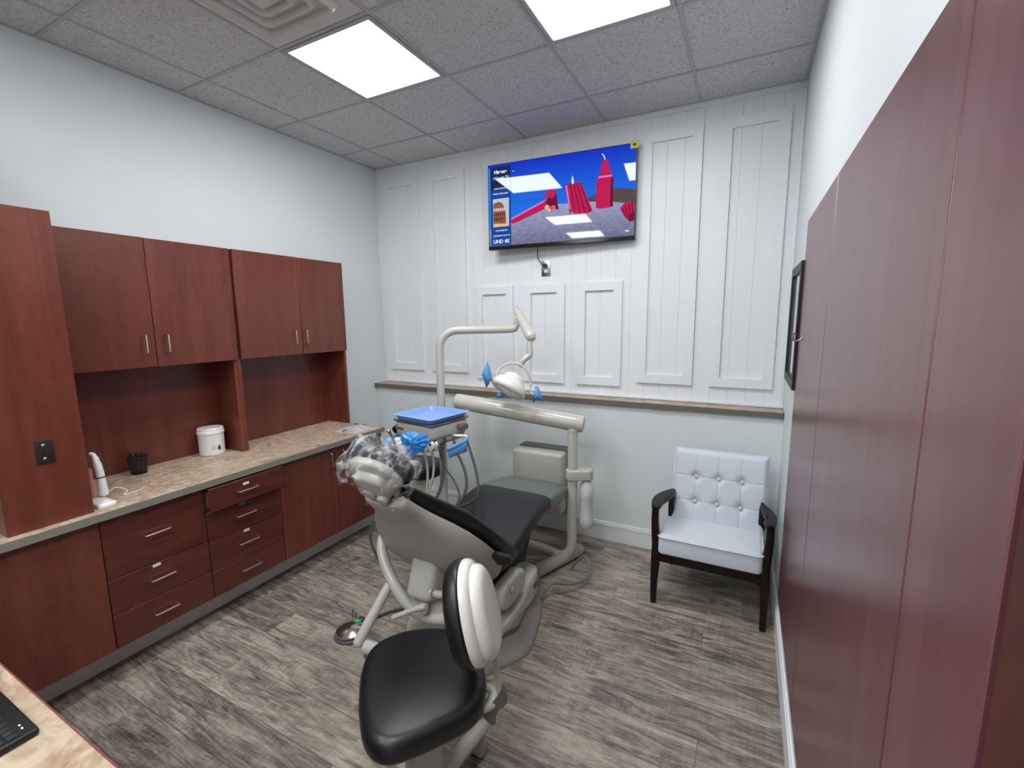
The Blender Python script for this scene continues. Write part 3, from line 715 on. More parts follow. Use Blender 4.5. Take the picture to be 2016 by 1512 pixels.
for s_, w, th in prof:
    ring = []
    for i in range(36):
        a = 2 * PI * i / 36; c, q = math.cos(a), math.sin(a)
        x = w * math.copysign(abs(c) ** .7, c); k = (abs(x) / w) ** 3 * .018
        ring.append(B0 + bd * s_ + V((x, 0, 0)) - bn * (th * .5 - .012 + th * .5 * math.copysign(abs(q) ** .7, q) + k))
    rr.append(ring)
mb = MB(); mb.rings(rr); mb.build('backrest_cushion', M['black_vinyl'], t, angle=60)
# armrest ends
mb = MB(); mb.tube([at(973, 1092, 2.02), at(985, 1100, 2.03), at(1000, 1103, 2.04), at(1006, 1104, 2.05)], [.018, .028, .026, .014], 16); mb.build('armrest_tip', M['black_vinyl'], t)
# headrest
hc = V((CX - .005, -2.075, 1.075)); ha = (bd * .97 - bn * .12).normalized(); hn = V((1, 0, 0)).cross(ha); hn = -hn if hn.dot(bn) < 0 else hn
Mh = frameM(hc, (1, 0, 0), ha, hn) if V((1, 0, 0)).cross(ha).dot(hn) > 0 else frameM(hc, (-1, 0, 0), ha, hn)
ho = superell(.135, .108, 2.6, 40)
mb = MB(); mb.slab(ho, -.085, -.012, .022, rb=.035, M=Mh); p = mb.build('headrest_cushion', M['black_vinyl'], t, angle=60)
mb = MB(); mb.slab(superell(.112, .094, 2.4, 40), -.014, .018, .014, rb=.004, M=Mh, dome=.006); mb.build('headrest_plate', M['chair_grey'], t, angle=60)
mb = MB(); mb.slab(superell(.075, .072, 3.0, 36, 0, -.022), .012, .058, .022, rb=.006, M=Mh, dome=.006); mb.build('headrest_housing', M['chair_grey'], t, angle=60)
mb = MB(); mb.cyl(Mh @ V((.03, -.075, .03)), Mh @ V((.03, -.075, .078)), .024, n=24, b=.007); mb.cyl(Mh @ V((-.03, -.06, .05)), Mh @ V((-.03, -.06, .07)), .03, n=24, b=.006); mb.build('headrest_knob', M['chair_grey'], t)
mb = MB(); mb.slab(rrect(-.075, .075, -.17, -.02, .03), -.004, .034, .012, M=Mh); mb.build('headrest_glide', M['chair_grey2'], t)
# hinge cover, actuator, yoke
mb = MB(); Mq = frameM(V((1.865, -1.82, .52)), (1, 0, 0), (0, .35, .94))
mb.slab(rrect(-.068, .068, -.10, .11, .03), -.1, .05, .03, M=Mq); mb.build('hinge_cover', M['chair_grey'], t, angle=60)
mb = MB(); mb.cyl(at(842, 1163, 2.0), at(853, 1166, 1.99), .022, n=20, b=.003); mb.tube(crom([at(850, 1166, 2.0), at(868, 1171, 1.99), at(882, 1163, 1.98)], 5), .017, 12); mb.build('hinge_pin', M['chair_grey'], t)
mb = MB(); mb.box(1.86, 2.06, -1.64, -1.55, .36, .5, b=.01); mb.build('back_frame', M['black'], t)
yk = [at(768, 1035, 2.24), at(755, 1058, 2.2), at(752, 1080, 2.16), at(759, 1112, 2.12), at(775, 1148, 2.08), at(794, 1178, 2.06), at(817, 1203, 2.05), at(845, 1216, 2.03), at(885, 1219, 2.0), at(925, 1222, 1.98)]
mb = MB(); mb.tube(crom(yk, 5), .025, 16); mb.build('yoke_tube', M['pole_grey'], t)
mb = MB(); inn = [at(u, v, d) for u, v, d in ((790, 1165, 2.08), (815, 1178, 2.06), (850, 1180, 2.04), (905, 1182, 2.0), (930, 1190, 1.99), (930, 1222, 1.98), (885, 1219, 2.0), (845, 1216, 2.03), (815, 1200, 2.05), (797, 1181, 2.06))]
nn = F * .03; k = len(inn)
mb.add(inn + [q + nn for q in inn], [tuple(range(k)), tuple(reversed(range(k, 2 * k)))] + [(i, (i + 1) % k, k + (i + 1) % k, k + i) for i in range(k)])
mb.build('yoke_casting', M['chair_grey'], t, angle=20)
mb = MB(); mb.tube(crom([at(836, 1195, 1.99), at(815, 1200, 1.98), at(792, 1209, 1.97), at(771, 1217, 1.96)], 4), [.015] * 4 + [.012] * 4 + [.011] * 4 + [.008], 12); mb.cyl(at(836, 1186, 2.0), at(836, 1206, 2.0), .017, n=16, b=.004); mb.build('release_lever', M['chair_grey'], t)
mb = MB(); mb.tube([at(767, 1150, 2.1), at(712, 1252, 2.0), at(706, 1264, 1.99)], [.0225, .0235, .0235], 18); mb.ell(at(706, 1264, 1.99), .0236, n=14); mb.build('side_arm', M['pole_grey'], t)
mb = MB(); mb.cyl(at(717, 1272, 1.975), at(812, 1300, 1.93), .0285, n=24, b=.006); mb.build('side_arm_sleeve', M['pole_grey'], t)
mb = MB(); mb.tube(crom([at(722, 1290, 2.0), at(738, 1312, 2.05), at(752, 1330, 2.08)], 4), .014, 12); mb.build('side_arm_cable', M['mech'], t)
mb = MB(); mb.tube(crom([V((2.14, -.66, .02)), at(1150, 1095, 2.97), at(1160, 1122, 2.9), at(1150, 1142, 2.83), at(1120, 1150, 2.77), at(1085, 1149, 2.73), V((2.1, -1.05, .02))], 8), .009, 10); mb.build('floor_hose', M['hose_light'], t)
mb = MB(); mb.tube(crom([at(733, 1030, 2.2), at(729, 1060, 2.2), at(739, 1090, 2.2), at(757, 1122, 2.2)], 5), .006, 8); mb.build('control_cable', M['mech'], t)

# barrier film around headrest
t2 = thing('headrest_cover', 'crinkled clear plastic bag pulled over the dental chair headrest', 'plastic cover', tuple(hc))
mb = MB(); rnd = random.Random(3)
def filmp(i, j):
    a = 2 * PI * i; v = j
    r = 1.05 + .04 * math.sin(7 * a + 3 * v) + .035 * math.sin(13 * a + 9 * v) + .02 * math.sin(29 * a)
    x = .138 * r * math.copysign(abs(math.cos(a)) ** .8, math.cos(a)); y = .112 * r * math.copysign(abs(math.sin(a)) ** .8, math.sin(a))
    if y < -.06: y *= .95
    z = -.1 + .16 * v + .008 * math.sin(11 * a)
    sh = 1 if v < .75 else 1 - (v - .75) * 1.1
    flare = 1 + (.16 * max(0, -math.cos(a)) * v * v if math.sin(a) > -.6 else 0)
    return Mh @ V((x * sh * flare, y * sh - .04 * v * (1 if y < 0 else 0), z + .02 * v * math.sin(5 * a)))
mb.grid(filmp, 72, 10)
c0 = Mh @ V((0, 0, -.105)); 
ring = [filmp(i / 72, 0) for i in range(72)]; mb.add([c0] + ring, [(0, 1 + (i + 1) % 72, 1 + i) for i in range(72)])
mb.build('film', M['film'], t2, angle=80)
fl = [at(703, 905, 1.74), at(695, 925, 1.74), at(684, 938, 1.73), at(690, 918, 1.75), at(700, 897, 1.77), at(716, 887, 1.8), at(716, 905, 1.78), at(706, 930, 1.75), at(718, 950, 1.73), at(730, 940, 1.73)]
mb = MB(); mb.add(fl, [(0, 1, 2, 3), (0, 3, 4), (0, 4, 5, 6), (0, 6, 9, 7), (7, 9, 8)]); mb.build('loose_corner', M['film'], t2, solid=.0005)

# ================================================================== DELIVERY UNIT
PX, PY = 2.115, -.585
t = thing('dental_delivery_unit', 'grey post and thick swing arm carrying the instrument head over the chair', 'dental unit', (PX, PY, 0))
mb = MB(); mb.tube(crom([(PX, PY, .94), (PX, PY, .6), (PX, PY, .3), (PX, PY, .16), (PX - .012, PY, .10), (PX - .05, PY - .005, .06), (PX - .1, PY - .01, .052), (PX - .2, PY - .03, .085), (1.8, -.68, .13)], 6), .033, 24); mb.build('post', M['pole_grey'], t)
mb = MB(); mb.cyl((2.13, -.44, .048), (1.96, -.86, .048), .042, n=24, b=.01); mb.build('floor_arm', M['chair_grey2'], t)
mb = MB(); mb.cyl((PX, PY, .94), (PX, PY, .985), .0235, n=24); mb.lathe([(.034, .93), (.0345, .938), (.033, .944), (.024, .945)], (PX, PY, 0)); mb.build('post_collar', M['chair_grey'], t)
A1 = at(1140, 834, 2.965); A0 = at(907, 791, 3.2); ad = (A1 - A0).normalized()
mb = MB(); e0 = A0 - ad * .04; e1 = A1 + ad * .035
mb.tube([e0, e0 + ad * .006, e0 + ad * .022, e1 - ad * .022, e1 - ad * .006, e1], [.040, .050, .0545, .0565, .052, .04], 32); mb.build('swing_arm', M['pole_grey'], t)
for q, r in ((e0 + ad * .04, .0552), (e1 - ad * .05, .057)):
    mb = MB(); mb.cyl(q, q + ad * .0025, r, n=32); mb.build('arm_joint_ring', M['chair_grey2'], t)
HP = V((A0.x + .01, A0.y, 0))
# delivery head
hcn = V((1.305, -1.01, 0)); ang = math.radians(-9); hu = V((math.cos(ang), math.sin(ang), 0)); hv = V((-math.sin(ang), math.cos(ang), 0))
Md = frameM(V((hcn.x, hcn.y, 0)), hu, hv)
mb = MB(); mb.cyl((HP.x, HP.y, 1.045), (HP.x, HP.y, .97), .024, n=20); mb.tube([V((HP.x, HP.y, .985)), Md @ V((.08, .19, .985)), Md @ V((.08, .12, .985))], .02, 14); mb.build('head_mount', M['chair_grey'], t)
mb = MB(); mb.slab(rrect(-.172, .172, -.172, .172, .05), 925e-3, 1.022, .022, rb=.03, M=Md); mb.build('control_head', M['chair_grey'], t, angle=60)
mb = MB(); mb.slab(rrect(-.1, .165, -.15, .16, .05), .895, .935, .004, rb=.02, M=Md); mb.build('head_base', M['chair_grey2'], t, angle=60)
mb = MB(); mb.M = Md; mb.box(-.150, -.075, -.1745, -.171, .972, .990, b=.002); mb.build('badge', M['band'], t)
mb = MB(); mb.M = Md; mb.box(.172, .215, .05, .115, .965, 1.0, b=.005); mb.build('side_module', M['band'], t)
mb = MB(); mb.slab(rrect(-.179, .179, -.179, .179, .03), 1.0225, 1.034, .003, rb=.009, M=Md); mb.build('tray_holder', M['steel'], t)
# handles
def hnd(pts, r, name, m): mb = MB(); mb.tube(crom(pts, 5), r, 12); return mb.build(name, M[m], t)
hnd([Md @ V((.15, .02, .935)), at(905, 858, 2.87), at(916, 858, 2.86), at(920, 863, 2.83)], .009, 'handle', 'white_plastic')
hnd([at(920, 862, 2.83), at(917, 867, 2.8), at(900, 876, 2.74), at(879, 885, 2.68)], .011, 'handle_sleeve', 'blue_film')
hnd([Md @ V((-.15, .05, .935)), at(776, 858, 2.95), at(768, 862, 2.95), at(760, 868, 2.93)], .011, 'handle_sleeve', 'blue_film')
def sheet(pts, name, par, m='blue_film', th=.0008):
    mb = MB(); mb.add(pts, [tuple(range(len(pts)))]); return mb.build(name, M[m], par, solid=th)
sheet([at(919, 868, 2.79), at(880, 886, 2.69), at(884, 902, 2.69), at(920, 889, 2.79)], 'handle_film', t)
sheet([at(772, 860, 2.93), at(754, 863, 2.93), at(757, 880, 2.93), at(775, 876, 2.93)], 'handle_film', t)
# instrument holder bar and instruments
mb = MB(); mb.tube([at(772, 876, 2.72), at(800, 884, 2.7), at(835, 888, 2.68), at(862, 884, 2.68)], .010, 12); mb.build('holder_bar', M['chair_grey'], t)
mb = MB(); mb.tube([Md @ V((-.05, -.12, .93)), at(812, 872, 2.72), at(815, 885, 2.7)], .012, 12); mb.build('holder_bracket', M['chair_grey'], t)
def holder(u, v, d, sc_=1.0):
    c = at(u, v, d); mb = MB(); mb.lathe([(.009, -.016), (.017, -.02), (.021, -.01), (.022, .008), (.017, .018), (.011, .02), (.01, .0)], c, (RR * -.25 + UU * .9 - F * .3), 20)
    mb.ell(c + RR * .024 * sc_ + UU * .006, .011, .011, .018, n=12); mb.box(c.x - .008, c.x + .008, c.y - .012, c.y + .012, c.z - .035, c.z - .012, b=.004)
    return mb.build('instrument_holder', M['white_plastic'], t)
holder(780, 868, 2.7); holder(787, 876, 2.69); holder(849, 877, 2.66, 1.3)
holder(838, 880, 2.67)
mb = MB(); mb.tube([at(763, 846, 2.66), at(766, 849, 2.66), at(767, 851, 2.66), at(773, 862, 2.67), at(777, 872, 2.68)], [.011, .0135, .0085, .0075, .009], 16); mb.build('saliva_valve', M['chrome'], t)
mb = MB(); mb.cyl(at(846, 874, 2.635), at(846.5, 876, 2.628), .008, n=14); mb.build('valve_knob', M['mech'], t)
# hoses
def hose(name, pts, r, m):
    mb = MB(); mb.tube(crom([at(*p) for p in pts], 8), r, 10); mb.build(name, M[m], t)
hose('hose', [(919, 866, 2.82), (926, 888, 2.78), (935, 918, 2.7), (941, 950, 2.62), (940, 975, 2.55), (925, 990, 2.47), (902, 998, 2.4), (880, 1004, 2.33), (865, 1009, 2.26)], .0072, 'hose_dark')
hose('hose', [(893, 862, 2.82), (897, 885, 2.76), (908, 908, 2.7), (917, 935, 2.64), (918, 960, 2.58), (908, 985, 2.5), (892, 1003, 2.4), (872, 1018, 2.3)], .0078, 'hose_dark')
hose('hose', [(876, 862, 2.8), (872, 885, 2.78), (873, 910, 2.74), (871, 945, 2.68), (862, 975, 2.62), (850, 995, 2.54), (838, 1004, 2.48)], .0085, 'hose_dark')
hose('hose', [(858, 862, 2.8), (866, 890, 2.76), (875, 918, 2.72), (893, 945, 2.66), (903, 966, 2.6), (904, 982, 2.54), (897, 996, 2.47), (893, 1001, 2.44)], .0048, 'hose_dark')
hose('hose', [(833, 888, 2.66), (840, 910, 2.65), (842, 940, 2.6), (839, 970, 2.55), (835, 992, 2.5)], .0075, 'hose_light')
hose('hose', [(850, 888, 2.66), (854, 912, 2.65), (852, 940, 2.6), (844, 965, 2.55), (836, 992, 2.5)], .0075, 'hose_light')
hose('hose', [(800, 886, 2.68), (803, 905, 2.66), (803, 935, 2.62), (808, 955, 2.58), (815, 975, 2.55)], .0075, 'hose_light')
hose('hose', [(852, 861, 2.8), (848, 872, 2.76), (843, 882, 2.72)], .005, 'hose_dark')
hose('hose', [(868, 860, 2.84), (870, 880, 2.83), (872, 900, 2.84)], .009, 'hose_light')
# clamp
mb = MB(); Mc = frameM(V((PX, PY, 0)), (.87, .49, 0), (-.49, .87, 0))
mb.slab(rrect(-.043, .135, -.046, .05, .04), .605, .675, .012, rb=.008, M=Mc); mb.build('bottle_clamp', M['chair_grey'], t, angle=60)
t2 = thing('water_bottle', 'translucent white water bottle hanging from the clamp on the grey post', 'bottle', (2.198, -.54, .27))
bx_, by_ = 2.198, -.54
mb = MB(); mb.lathe([(.0, .290), (.02, .286), (.03, .276), (.036, .27), (.042, .276), (.047, .295), (.0485, .33), (.047, .345), (.0465, .35), (.0465, .47), (.0485, .476), (.05, .50), (.049, .53), (.043, .565), (.03, .59), (.022, .6), (.022, .6045), (.0, .6045)], (bx_, by_, 0), n=36); mb.build('body', M['bottle'], t2)
# trays
t2 = thing('instrument_tray', 'shiny blue shallow plastic tray on top of the instrument head', 'tray', (hcn.x, hcn.y, 1.035))
mb = MB()
ro = lambda a, z: [Md @ V((x, y, z)) for x, y in rrect(-a, a, -a, a, .03)]
Z0 = 1.0348
mb.rings([ro(.15, Z0), ro(.155, Z0 + .001), ro(.168, Z0 + .026), ro(.182, Z0 + .028), ro(.183, Z0 + .031), ro(.166, Z0 + .031), ro(.153, Z0 + .004), ro(.148, Z0 + .0035)]); mb.build('tray', M['blue_tray'], t2, angle=30)
# blue wrapped syringes
t2 = thing('barrier_sleeve', 'crinkled bright blue plastic sleeve hanging over the instruments', 'plastic sleeve', tuple(at(815, 872, 2.66)))
pp = [(788, 860), (800, 850), (822, 851), (838, 856), (846, 866), (843, 877), (828, 888), (808, 901), (799, 888), (792, 874)]
mb = MB(); c = at(812, 872, 2.60); rg = [at(u, v, 2.645) for u, v in pp]
def jit(q, s=.006): return q + V((rnd.uniform(-s, s), rnd.uniform(-s, s), rnd.uniform(-s, s)))
rings_ = []
for k in range(9):
    q = k / 8
    if q <= .5: f_ = q * 2; dep = -.022 * (1 - f_ ** 2)
    else: f_ = (1 - q) * 2; dep = .022 * (1 - f_ ** 2)
    cc = at(812, 872, 2.645)
    rings_.append([jit(cc + (p - cc) * max(f_, .02) + F * dep, .0085 if 0 < f_ < 1 else .001) for p in crom(rg, 3, True)])
mb.rings(rings_); mb.build('sleeve', M['blue_deep'], t2, angle=12)

# ================================================================== OPERATORY LIGHT
LX, LY = 1.174, -.719
t = thing('operatory_light', 'dental operating lamp on a tall bent grey pole behind the chair', 'dental lamp', (LX, LY, 0))
du = V((.888, .46, 0)).normalized()
ps = [V((LX, LY, .01)), V((LX, LY, .7)), V((LX, LY, 1.42))]
arc = []
R_ = .13
for k in range(1, 8):
    a = PI / 2 * k / 8; arc.append(V((LX, LY, 1.453)) + du * R_ * (1 - math.cos(a)) + V((0, 0, R_ * math.sin(a))))
ps += arc + [V((LX, LY, 1.583)) + du * R_, V((LX, LY, 1.585)) + du * .35, V((LX, LY, 1.587)) + du * .50, V((LX, LY, 1.592)) + du * .53, V((LX, LY, 1.61)) + du * .545, V((LX, LY, 1.66)) + du * .547]
mb = MB(); mb.tube(ps, [.028] * (len(ps) - 4) + [.027, .026, .02, .018], 24); mb.build('pole', M['pole_grey'], t)
mb = MB(); mb.lathe([(.0, 0), (.12, 0), (.12, .008), (.11, .014), (.04, .016), (.03, .04), (.0, .04)], (LX, LY, 0)); mb.build('pole_base', M['chair_grey2'], t)
J0 = at(1014, 606, 3.19); J1 = at(1045, 662, 2.95)
mb = MB(); jd = (J1 - J0).normalized(); mb.tube([J0 - jd * .012, J0, J0 + jd * .06, J1 - jd * .06, J1 - jd * .01, J1 + jd * .02, J1 + jd * .035], [.007, .017, .026, .034, .037, .031, .013], 20)
q0 = V((LX, LY, 1.655)) + du * .547
mb.build('balance_arm', M['pole_grey'], t)
s0 = at(1043, 672, 2.95)
mb = MB(); mb.tube(crom([s0, at(1043, 684, 2.95), at(1043.5, 692, 2.95), at(1042, 700, 2.95), at(1034, 706, 2.95), at(1029, 711, 2.95), at(1024, 721, 2.96)], 5), [.0195] * 31, 18); mb.lathe([(.012, .0), (.02, 0), (.02, .008), (.012, .009)], s0 - V((0, 0, .03)), n=20); mb.build('swivel_neck', M['pole_grey'], t)
lc = at(1003, 762, 2.95)
yc = [(977, 741), (981, 731), (991, 720), (1005, 715.5), (1020, 716.5), (1032, 724), (1041, 737), (1045, 752), (1043, 764), (1038, 769)]
mb = MB(); mb.tube(crom([at(u, v, 2.95 + .03 * math.sin(i)) if 0 else at(u, v, 2.94) for i, (u, v) in enumerate(yc)], 5), .0085, 12); mb.cyl(at(1038, 766, 2.93), at(1044, 769, 2.93), .014, n=16, b=.003); mb.build('yoke', M['pole_grey'], t)
la = (RR * -.46 - UU * .80 - F * .22).normalized()
mb = MB(); mb.lathe([(.001, -.098), (.034, -.095), (.058, -.083), (.073, -.066), (.076, -.05), (.096, -.038), (.113, -.014), (.120, .01), (.119, .026), (.11, .033), (.103, .029)], lc - la * .0, la, 40); mb.build('lamp_head', M['white_gloss'], t, angle=50)
mb = MB(); mb.lathe([(.001, .018), (.05, .022), (.104, .0285), (.105, .031), (.0, .024)], lc, la, 40); mb.build('lens', M['glass_lens'], t)
mb = MB(); mb.tube([at(976, 750, 2.94), at(969, 748, 2.93), at(963, 740, 2.92), at(959, 727, 2.91)], [.006, .008, .010, .009], 12); mb.build('lamp_handle', M['chair_grey'], t)
mb = MB(); mb.tube([at(1040, 770, 2.93), at(1049, 776, 2.92), at(1055, 778, 2.91), at(1058, 766, 2.9)], [.006, .007, .010, .010], 12); mb.build('lamp_handle', M['chair_grey'], t)
for lab, pts, ns in (('small blue film square wrapped on the left lamp handle', [(959, 710), (965, 725), (969, 742), (963, 756), (957, 764), (952, 745), (948, 738), (953, 727)], 1), ('small blue film flap wrapped on the right lamp handle', [(1053, 760), (1060, 761), (1066, 776), (1070, 790), (1054, 787), (1049, 795), (1051, 775)], 1), ('tiny blue film tab under the lamp lens, touching the swing arm', [(980, 772), (990, 776), (991, 784), (978, 783)], 1)):
    q = thing('barrier_film', lab, 'plastic film', tuple(at(pts[0][0], pts[0][1] + 12, 2.9)), 'blue barrier film on the lamp')
    mb = MB(); kk = len(pts); c = at(sum(p[0] for p in pts) / kk, sum(p[1] for p in pts) / kk, 2.885); vs = [c] + [at(u, v, 2.9 + .006 * (i % 2)) for i, (u, v) in enumerate(pts)]
    mb.add(vs, [(0, 1 + i, 1 + (i + 1) % kk) for i in range(kk)]); mb.build('film', M['blue_film'], q, solid=.001)
# wall box
t = thing('utility_box', 'beige rectangular junction box with grey back mounted low on the far wall', 'utility box', (1.73, -.25, .2))
mb = MB(); mb.slab(rrect(-.215, .215, .2, .69, .03), -.0005, .075, .012, rb=.001, M=frameM(V((1.755, -.1375, 0)), (1, 0, 0), (0, 0, 1), (0, -1, 0))); mb.build('back_box', M['mech'], t)
mb = MB(); mb.slab(rrect(-.208, .195, .205, .67, .022), .0, .115, .022, rb=.001, M=frameM(V((1.745, -.2128, 0)), (1, 0, 0), (0, 0, 1), (0, -1, 0))); mb.build('cover', M['chair_grey'], t, angle=60)
mb = MB(); mb.cyl((1.935, -.29, .50), (1.945, -.29, .50), .008, n=12); mb.build('screw', M['chair_grey2'], t)
# foot control
t = thing('foot_control', 'round chrome dental foot control disc on the floor beside the chair', 'foot control', (1.298, -1.765, 0))
c = (1.298, -1.765, 0)
mb = MB(); mb.lathe([(.0, 0), (.078, 0), (.084, .004), (.084, .012), (.07, .018), (0, .018)], c, n=48); mb.build('base_ring', M['mech'], t)
mb = MB(); mb.lathe([(.07, .018), (.076, .024), (.074, .031), (.05, .042), (.02, .050), (0, .052)], c, n=48); p = mb.build('pedal_dome', M['chrome'], t)
mb = MB(); mb.slab(superell(.016, .02, 2, 20), 0, .0015, .0005, M=frameM(V((1.293, -1.71, .0415)), (1, 0, 0), (0, .97, -.25))); sub(mb, 'green_sticker', M['green'], p)
mb = MB(); mb.slab(rrect(-.03, .03, -.012, .02, .006), .0, .03, .006, M=frameM(V((1.29, -1.675, .002)), (1, 0, 0), (0, 1, 0))); mb.build('rear_guard', M['steel'], t)
mb = MB(); mb.tube([(1.235, -1.69, .03), (1.228, -1.685, .055), (1.232, -1.68, .075)], .004, 8); mb.tube([(1.25, -1.685, .03), (1.252, -1.68, .06)], .005, 8); mb.build('toggle', M['mech'], t)
mb = MB(); mb.tube(crom([(1.315, -1.665, .016), (1.33, -1.6, .012), (1.375, -1.52, .012), (1.43, -1.46, .012), (1.475, -1.425, .012)], 8), .0085, 10); mb.build('hose', M['mech'], t)

# ================================================================== STOOLS
sx, sy = 2.235, -2.325
t = thing('dental_stool', 'black saddle stool with white-backed backrest in the foreground', 'stool', (sx, sy, 0))
STOOL = t
so = []
for p in superell(.228, .205, 2.35, 56):
    # slight saddle narrowing at the front (front = away from backrest)
    so.append(p)
ra = math.radians(-38)
Ms = Matrix.Translation(V((sx, sy, 0))) @ Matrix.Rotation(ra, 4, 'Z')
def atz(u, v, z):
    d = at(u, v, 1) - CAM; return CAM + d * ((z - CAM.z) / d.z)
so = [(p.x, p.y) for p in crom([V((atz(u, v, .47).x, atz(u, v, .47).y, 0)) for u, v in ((706, 1385), (711, 1328), (732, 1284), (782, 1256), (845, 1245), (905, 1253), (943, 1283), (956, 1335), (952, 1385), (930, 1418), (880, 1447), (825, 1472), (775, 1490), (738, 1487), (716, 1462), (708, 1425))], 4, True)]
cso = sum((V(p) for p in so), V((0, 0))) / len(so)
mb = MB(); mb.slab(so, .425, .508, .04, rb=.03, k=7, dome=.006, inner=5); mb.build('seat', M['black_vinyl'], t, angle=75)
mb = MB(); mb.slab([tuple(cso + (V(p) - cso) * .8) for p in so], .405, .43, .004); mb.build('seat_pan', M['chair_grey2'], t)
mb = MB(); mb.slab(rrect(-.062, .062, -.055, .055, .02), .12, .405, .01, M=Ms); mb.build('column_cover', M['chair_grey2'], t, angle=60)
mb = MB(); mb.lathe([(0, .05), (.05, .05), (.055, .07), (.055, .13), (.05, .14), (0, .14)], (sx, sy, 0)); mb.build('hub', M['chair_grey'], t)
for k in range(5):
    a = math.radians(85 + 72 * k); d = V((math.cos(a), math.sin(a), 0)); o = V((sx, sy, 0))
    mb = MB(); mb.tube([o + d * .04 + V((0, 0, .105)), o + d * .15 + V((0, 0, .11)), o + d * .29 + V((0, 0, .105)), o + d * .325 + V((0, 0, .098)), o + d * .335 + V((0, 0, .095))], [.027, .029, .027, .022, .008], 18); p = mb.build('leg', M['pole_grey'], t, angle=60)
    q = o + d * .295; sd = V((-d.y, d.x, 0))
    mb = MB(); mb.cyl(q + V((0, 0, .032)) - sd * .024, q + V((0, 0, .032)) + sd * .024, .032, n=24, b=.005); mb.cyl(q + V((0, 0, .05)), q + V((0, 0, .1)), .008, n=12); sub(mb, 'caster', M['chair_grey2'], p)
# backrest
bc = at(931, 1200, 1.50)
pn = (-RR * .95 + F * .09 - UU * .24).normalized(); upv = UU * .97 - RR * .24; upv = (upv - pn * upv.dot(pn)).normalized(); sd = upv.cross(pn).normalized()
Mb = frameM(bc, sd, upv, sd.cross(upv)); zs = 1 if sd.cross(upv).dot(pn) > 0 else -1
bo = [(x * (1 - .12 * (y / .17)), y) for x, y in superell(.160, .166, 2.25, 48)]
def zslab(mb, o_, a, b, r, rb, dome=0, k=6):
    if zs > 0: mb.slab(o_, a, b, r, rb=rb, k=k, M=Mb, dome=dome, inner=5)
    else: mb.slab(o_, -b, -a, rb, rb=r, k=k, M=Mb, dome=0)
mb = MB(); zslab(mb, bo, .0, .062, .045, .012, .006); mb.build('backrest', M['black_vinyl'], t, angle=75)
mb = MB(); zslab(mb, [(x * .96, y * .97) for x, y in bo], -.03, .004, .004, .026); p = mb.build('backrest_shell', M['white_gloss'], t, angle=75)
mb = MB(); zslab(mb, [(x * .8, y * .88 - .006) for x, y in bo], -.066, -.024, .006, .034); sub(mb, 'shell_bulge', M['white_gloss'], p, angle=75)
br = Mb @ V((0, -.14, -.035 * zs)); me_ = at(984, 1374, 1.47)
mb = MB(); dd = (me_ - br); wv = V((.2, -.35, 0)).normalized()
ww = dd.cross(F).normalized()
a0, a1 = br + dd * -.15, me_
mb.add([a0 + ww * .007 - F * .004, a0 - ww * .007 - F * .004, a0 - ww * .007 + F * .008, a0 + ww * .007 + F * .008, a1 + ww * .009 - F * .004, a1 - ww * .009 - F * .004, a1 - ww * .009 + F * .008, a1 + ww * .009 + F * .008], [(0, 1, 2, 3), (7, 6, 5, 4), (0, 4, 5, 1), (1, 5, 6, 2), (2, 6, 7, 3), (3, 7, 4, 0)]); mb.build('backrest_bar', M['chair_grey2'], t, smooth=False)
mb = MB(); mp_ = [(990, 1358), (998, 1368), (999, 1383), (992, 1392), (983, 1398), (976, 1410), (976, 1425), (968, 1430), (950, 1410), (944, 1418), (940, 1405), (962, 1390), (975, 1378)]
f0 = [at(u, v, 1.455) for u, v in mp_]; f1 = [q + F * .035 - UU * .004 for q in f0]; k = len(mp_)
mb.add(f0 + f1, [tuple(range(k)), tuple(reversed(range(k, 2 * k)))] + [(i, (i + 1) % k, k + (i + 1) % k, k + i) for i in range(k)]); mb.build('tilt_mechanism', M['mech'], t, angle=25)
mb = MB(); mb.tube([at(950, 1352, 1.5), at(968, 1350, 1.5), at(978, 1362, 1.49), at(968, 1385, 1.47), at(950, 1398, 1.45)], [.012, .022, .024, .02, .012], 14); mb.build('seat_bracket', M['chair_grey'], t)
mb = MB(); mb.tube(crom([at(956, 1338, 1.5), at(961, 1340, 1.5), at(963, 1345, 1.5)], 3), .003, 8); mb.build('lever_loop', M['chrome'], t)
t = thing('assistant_stool', 'tall black-seated assistant stool with white column behind the chair and hoses', 'stool', (.93, -.70, 0))
ax_, ay_ = .93, -.70
mb = MB(); mb.slab(superell(.195, .18, 2.4, 44, ax_, ay_), .50, .60, .045, rb=.035, k=6, dome=.004); mb.build('seat', M['black_vinyl'], t, angle=70)
mb = MB(); mb.lathe([(0, .06), (.06, .06), (.058, .36), (.05, .38), (.045, .38), (.045, .40), (.052, .405), (.05, .499), (0, .499)], (ax_, ay_, 0), n=36); mb.build('column', M['white_gloss'], t)
mb = MB(); mb.slab(rrect(-.05, .06, -.05, .05, .025), -.06, .06, .025, M=frameM(at(806, 924, 3.28), (.9, .3, 0), (-.3, .9, 0))); mb.build('tilt_housing', M['white_gloss'], t, angle=60)
mb = MB(); mb.tube([at(808, 915, 3.3), at(790, 900, 3.3), at(784, 875, 3.3), at(783, 852, 3.3)], .012, 12); mb.build('support_post', M['chair_grey'], t)
mb = MB(); mb.tube(crom([at(778, 849, 3.26), at(786, 843, 3.3), at(800, 842, 3.42), at(812, 846, 3.5)], 4), [.022] + [.034] * 11 + [.022], 16); mb.build('body_support', M['black_vinyl'], t)
mb = MB(); mb.lathe([(0, .07), (.045, .07), (.05, .11), (0, .115)], (ax_, ay_, 0)); mb.build('hub', M['chair_grey'], t)
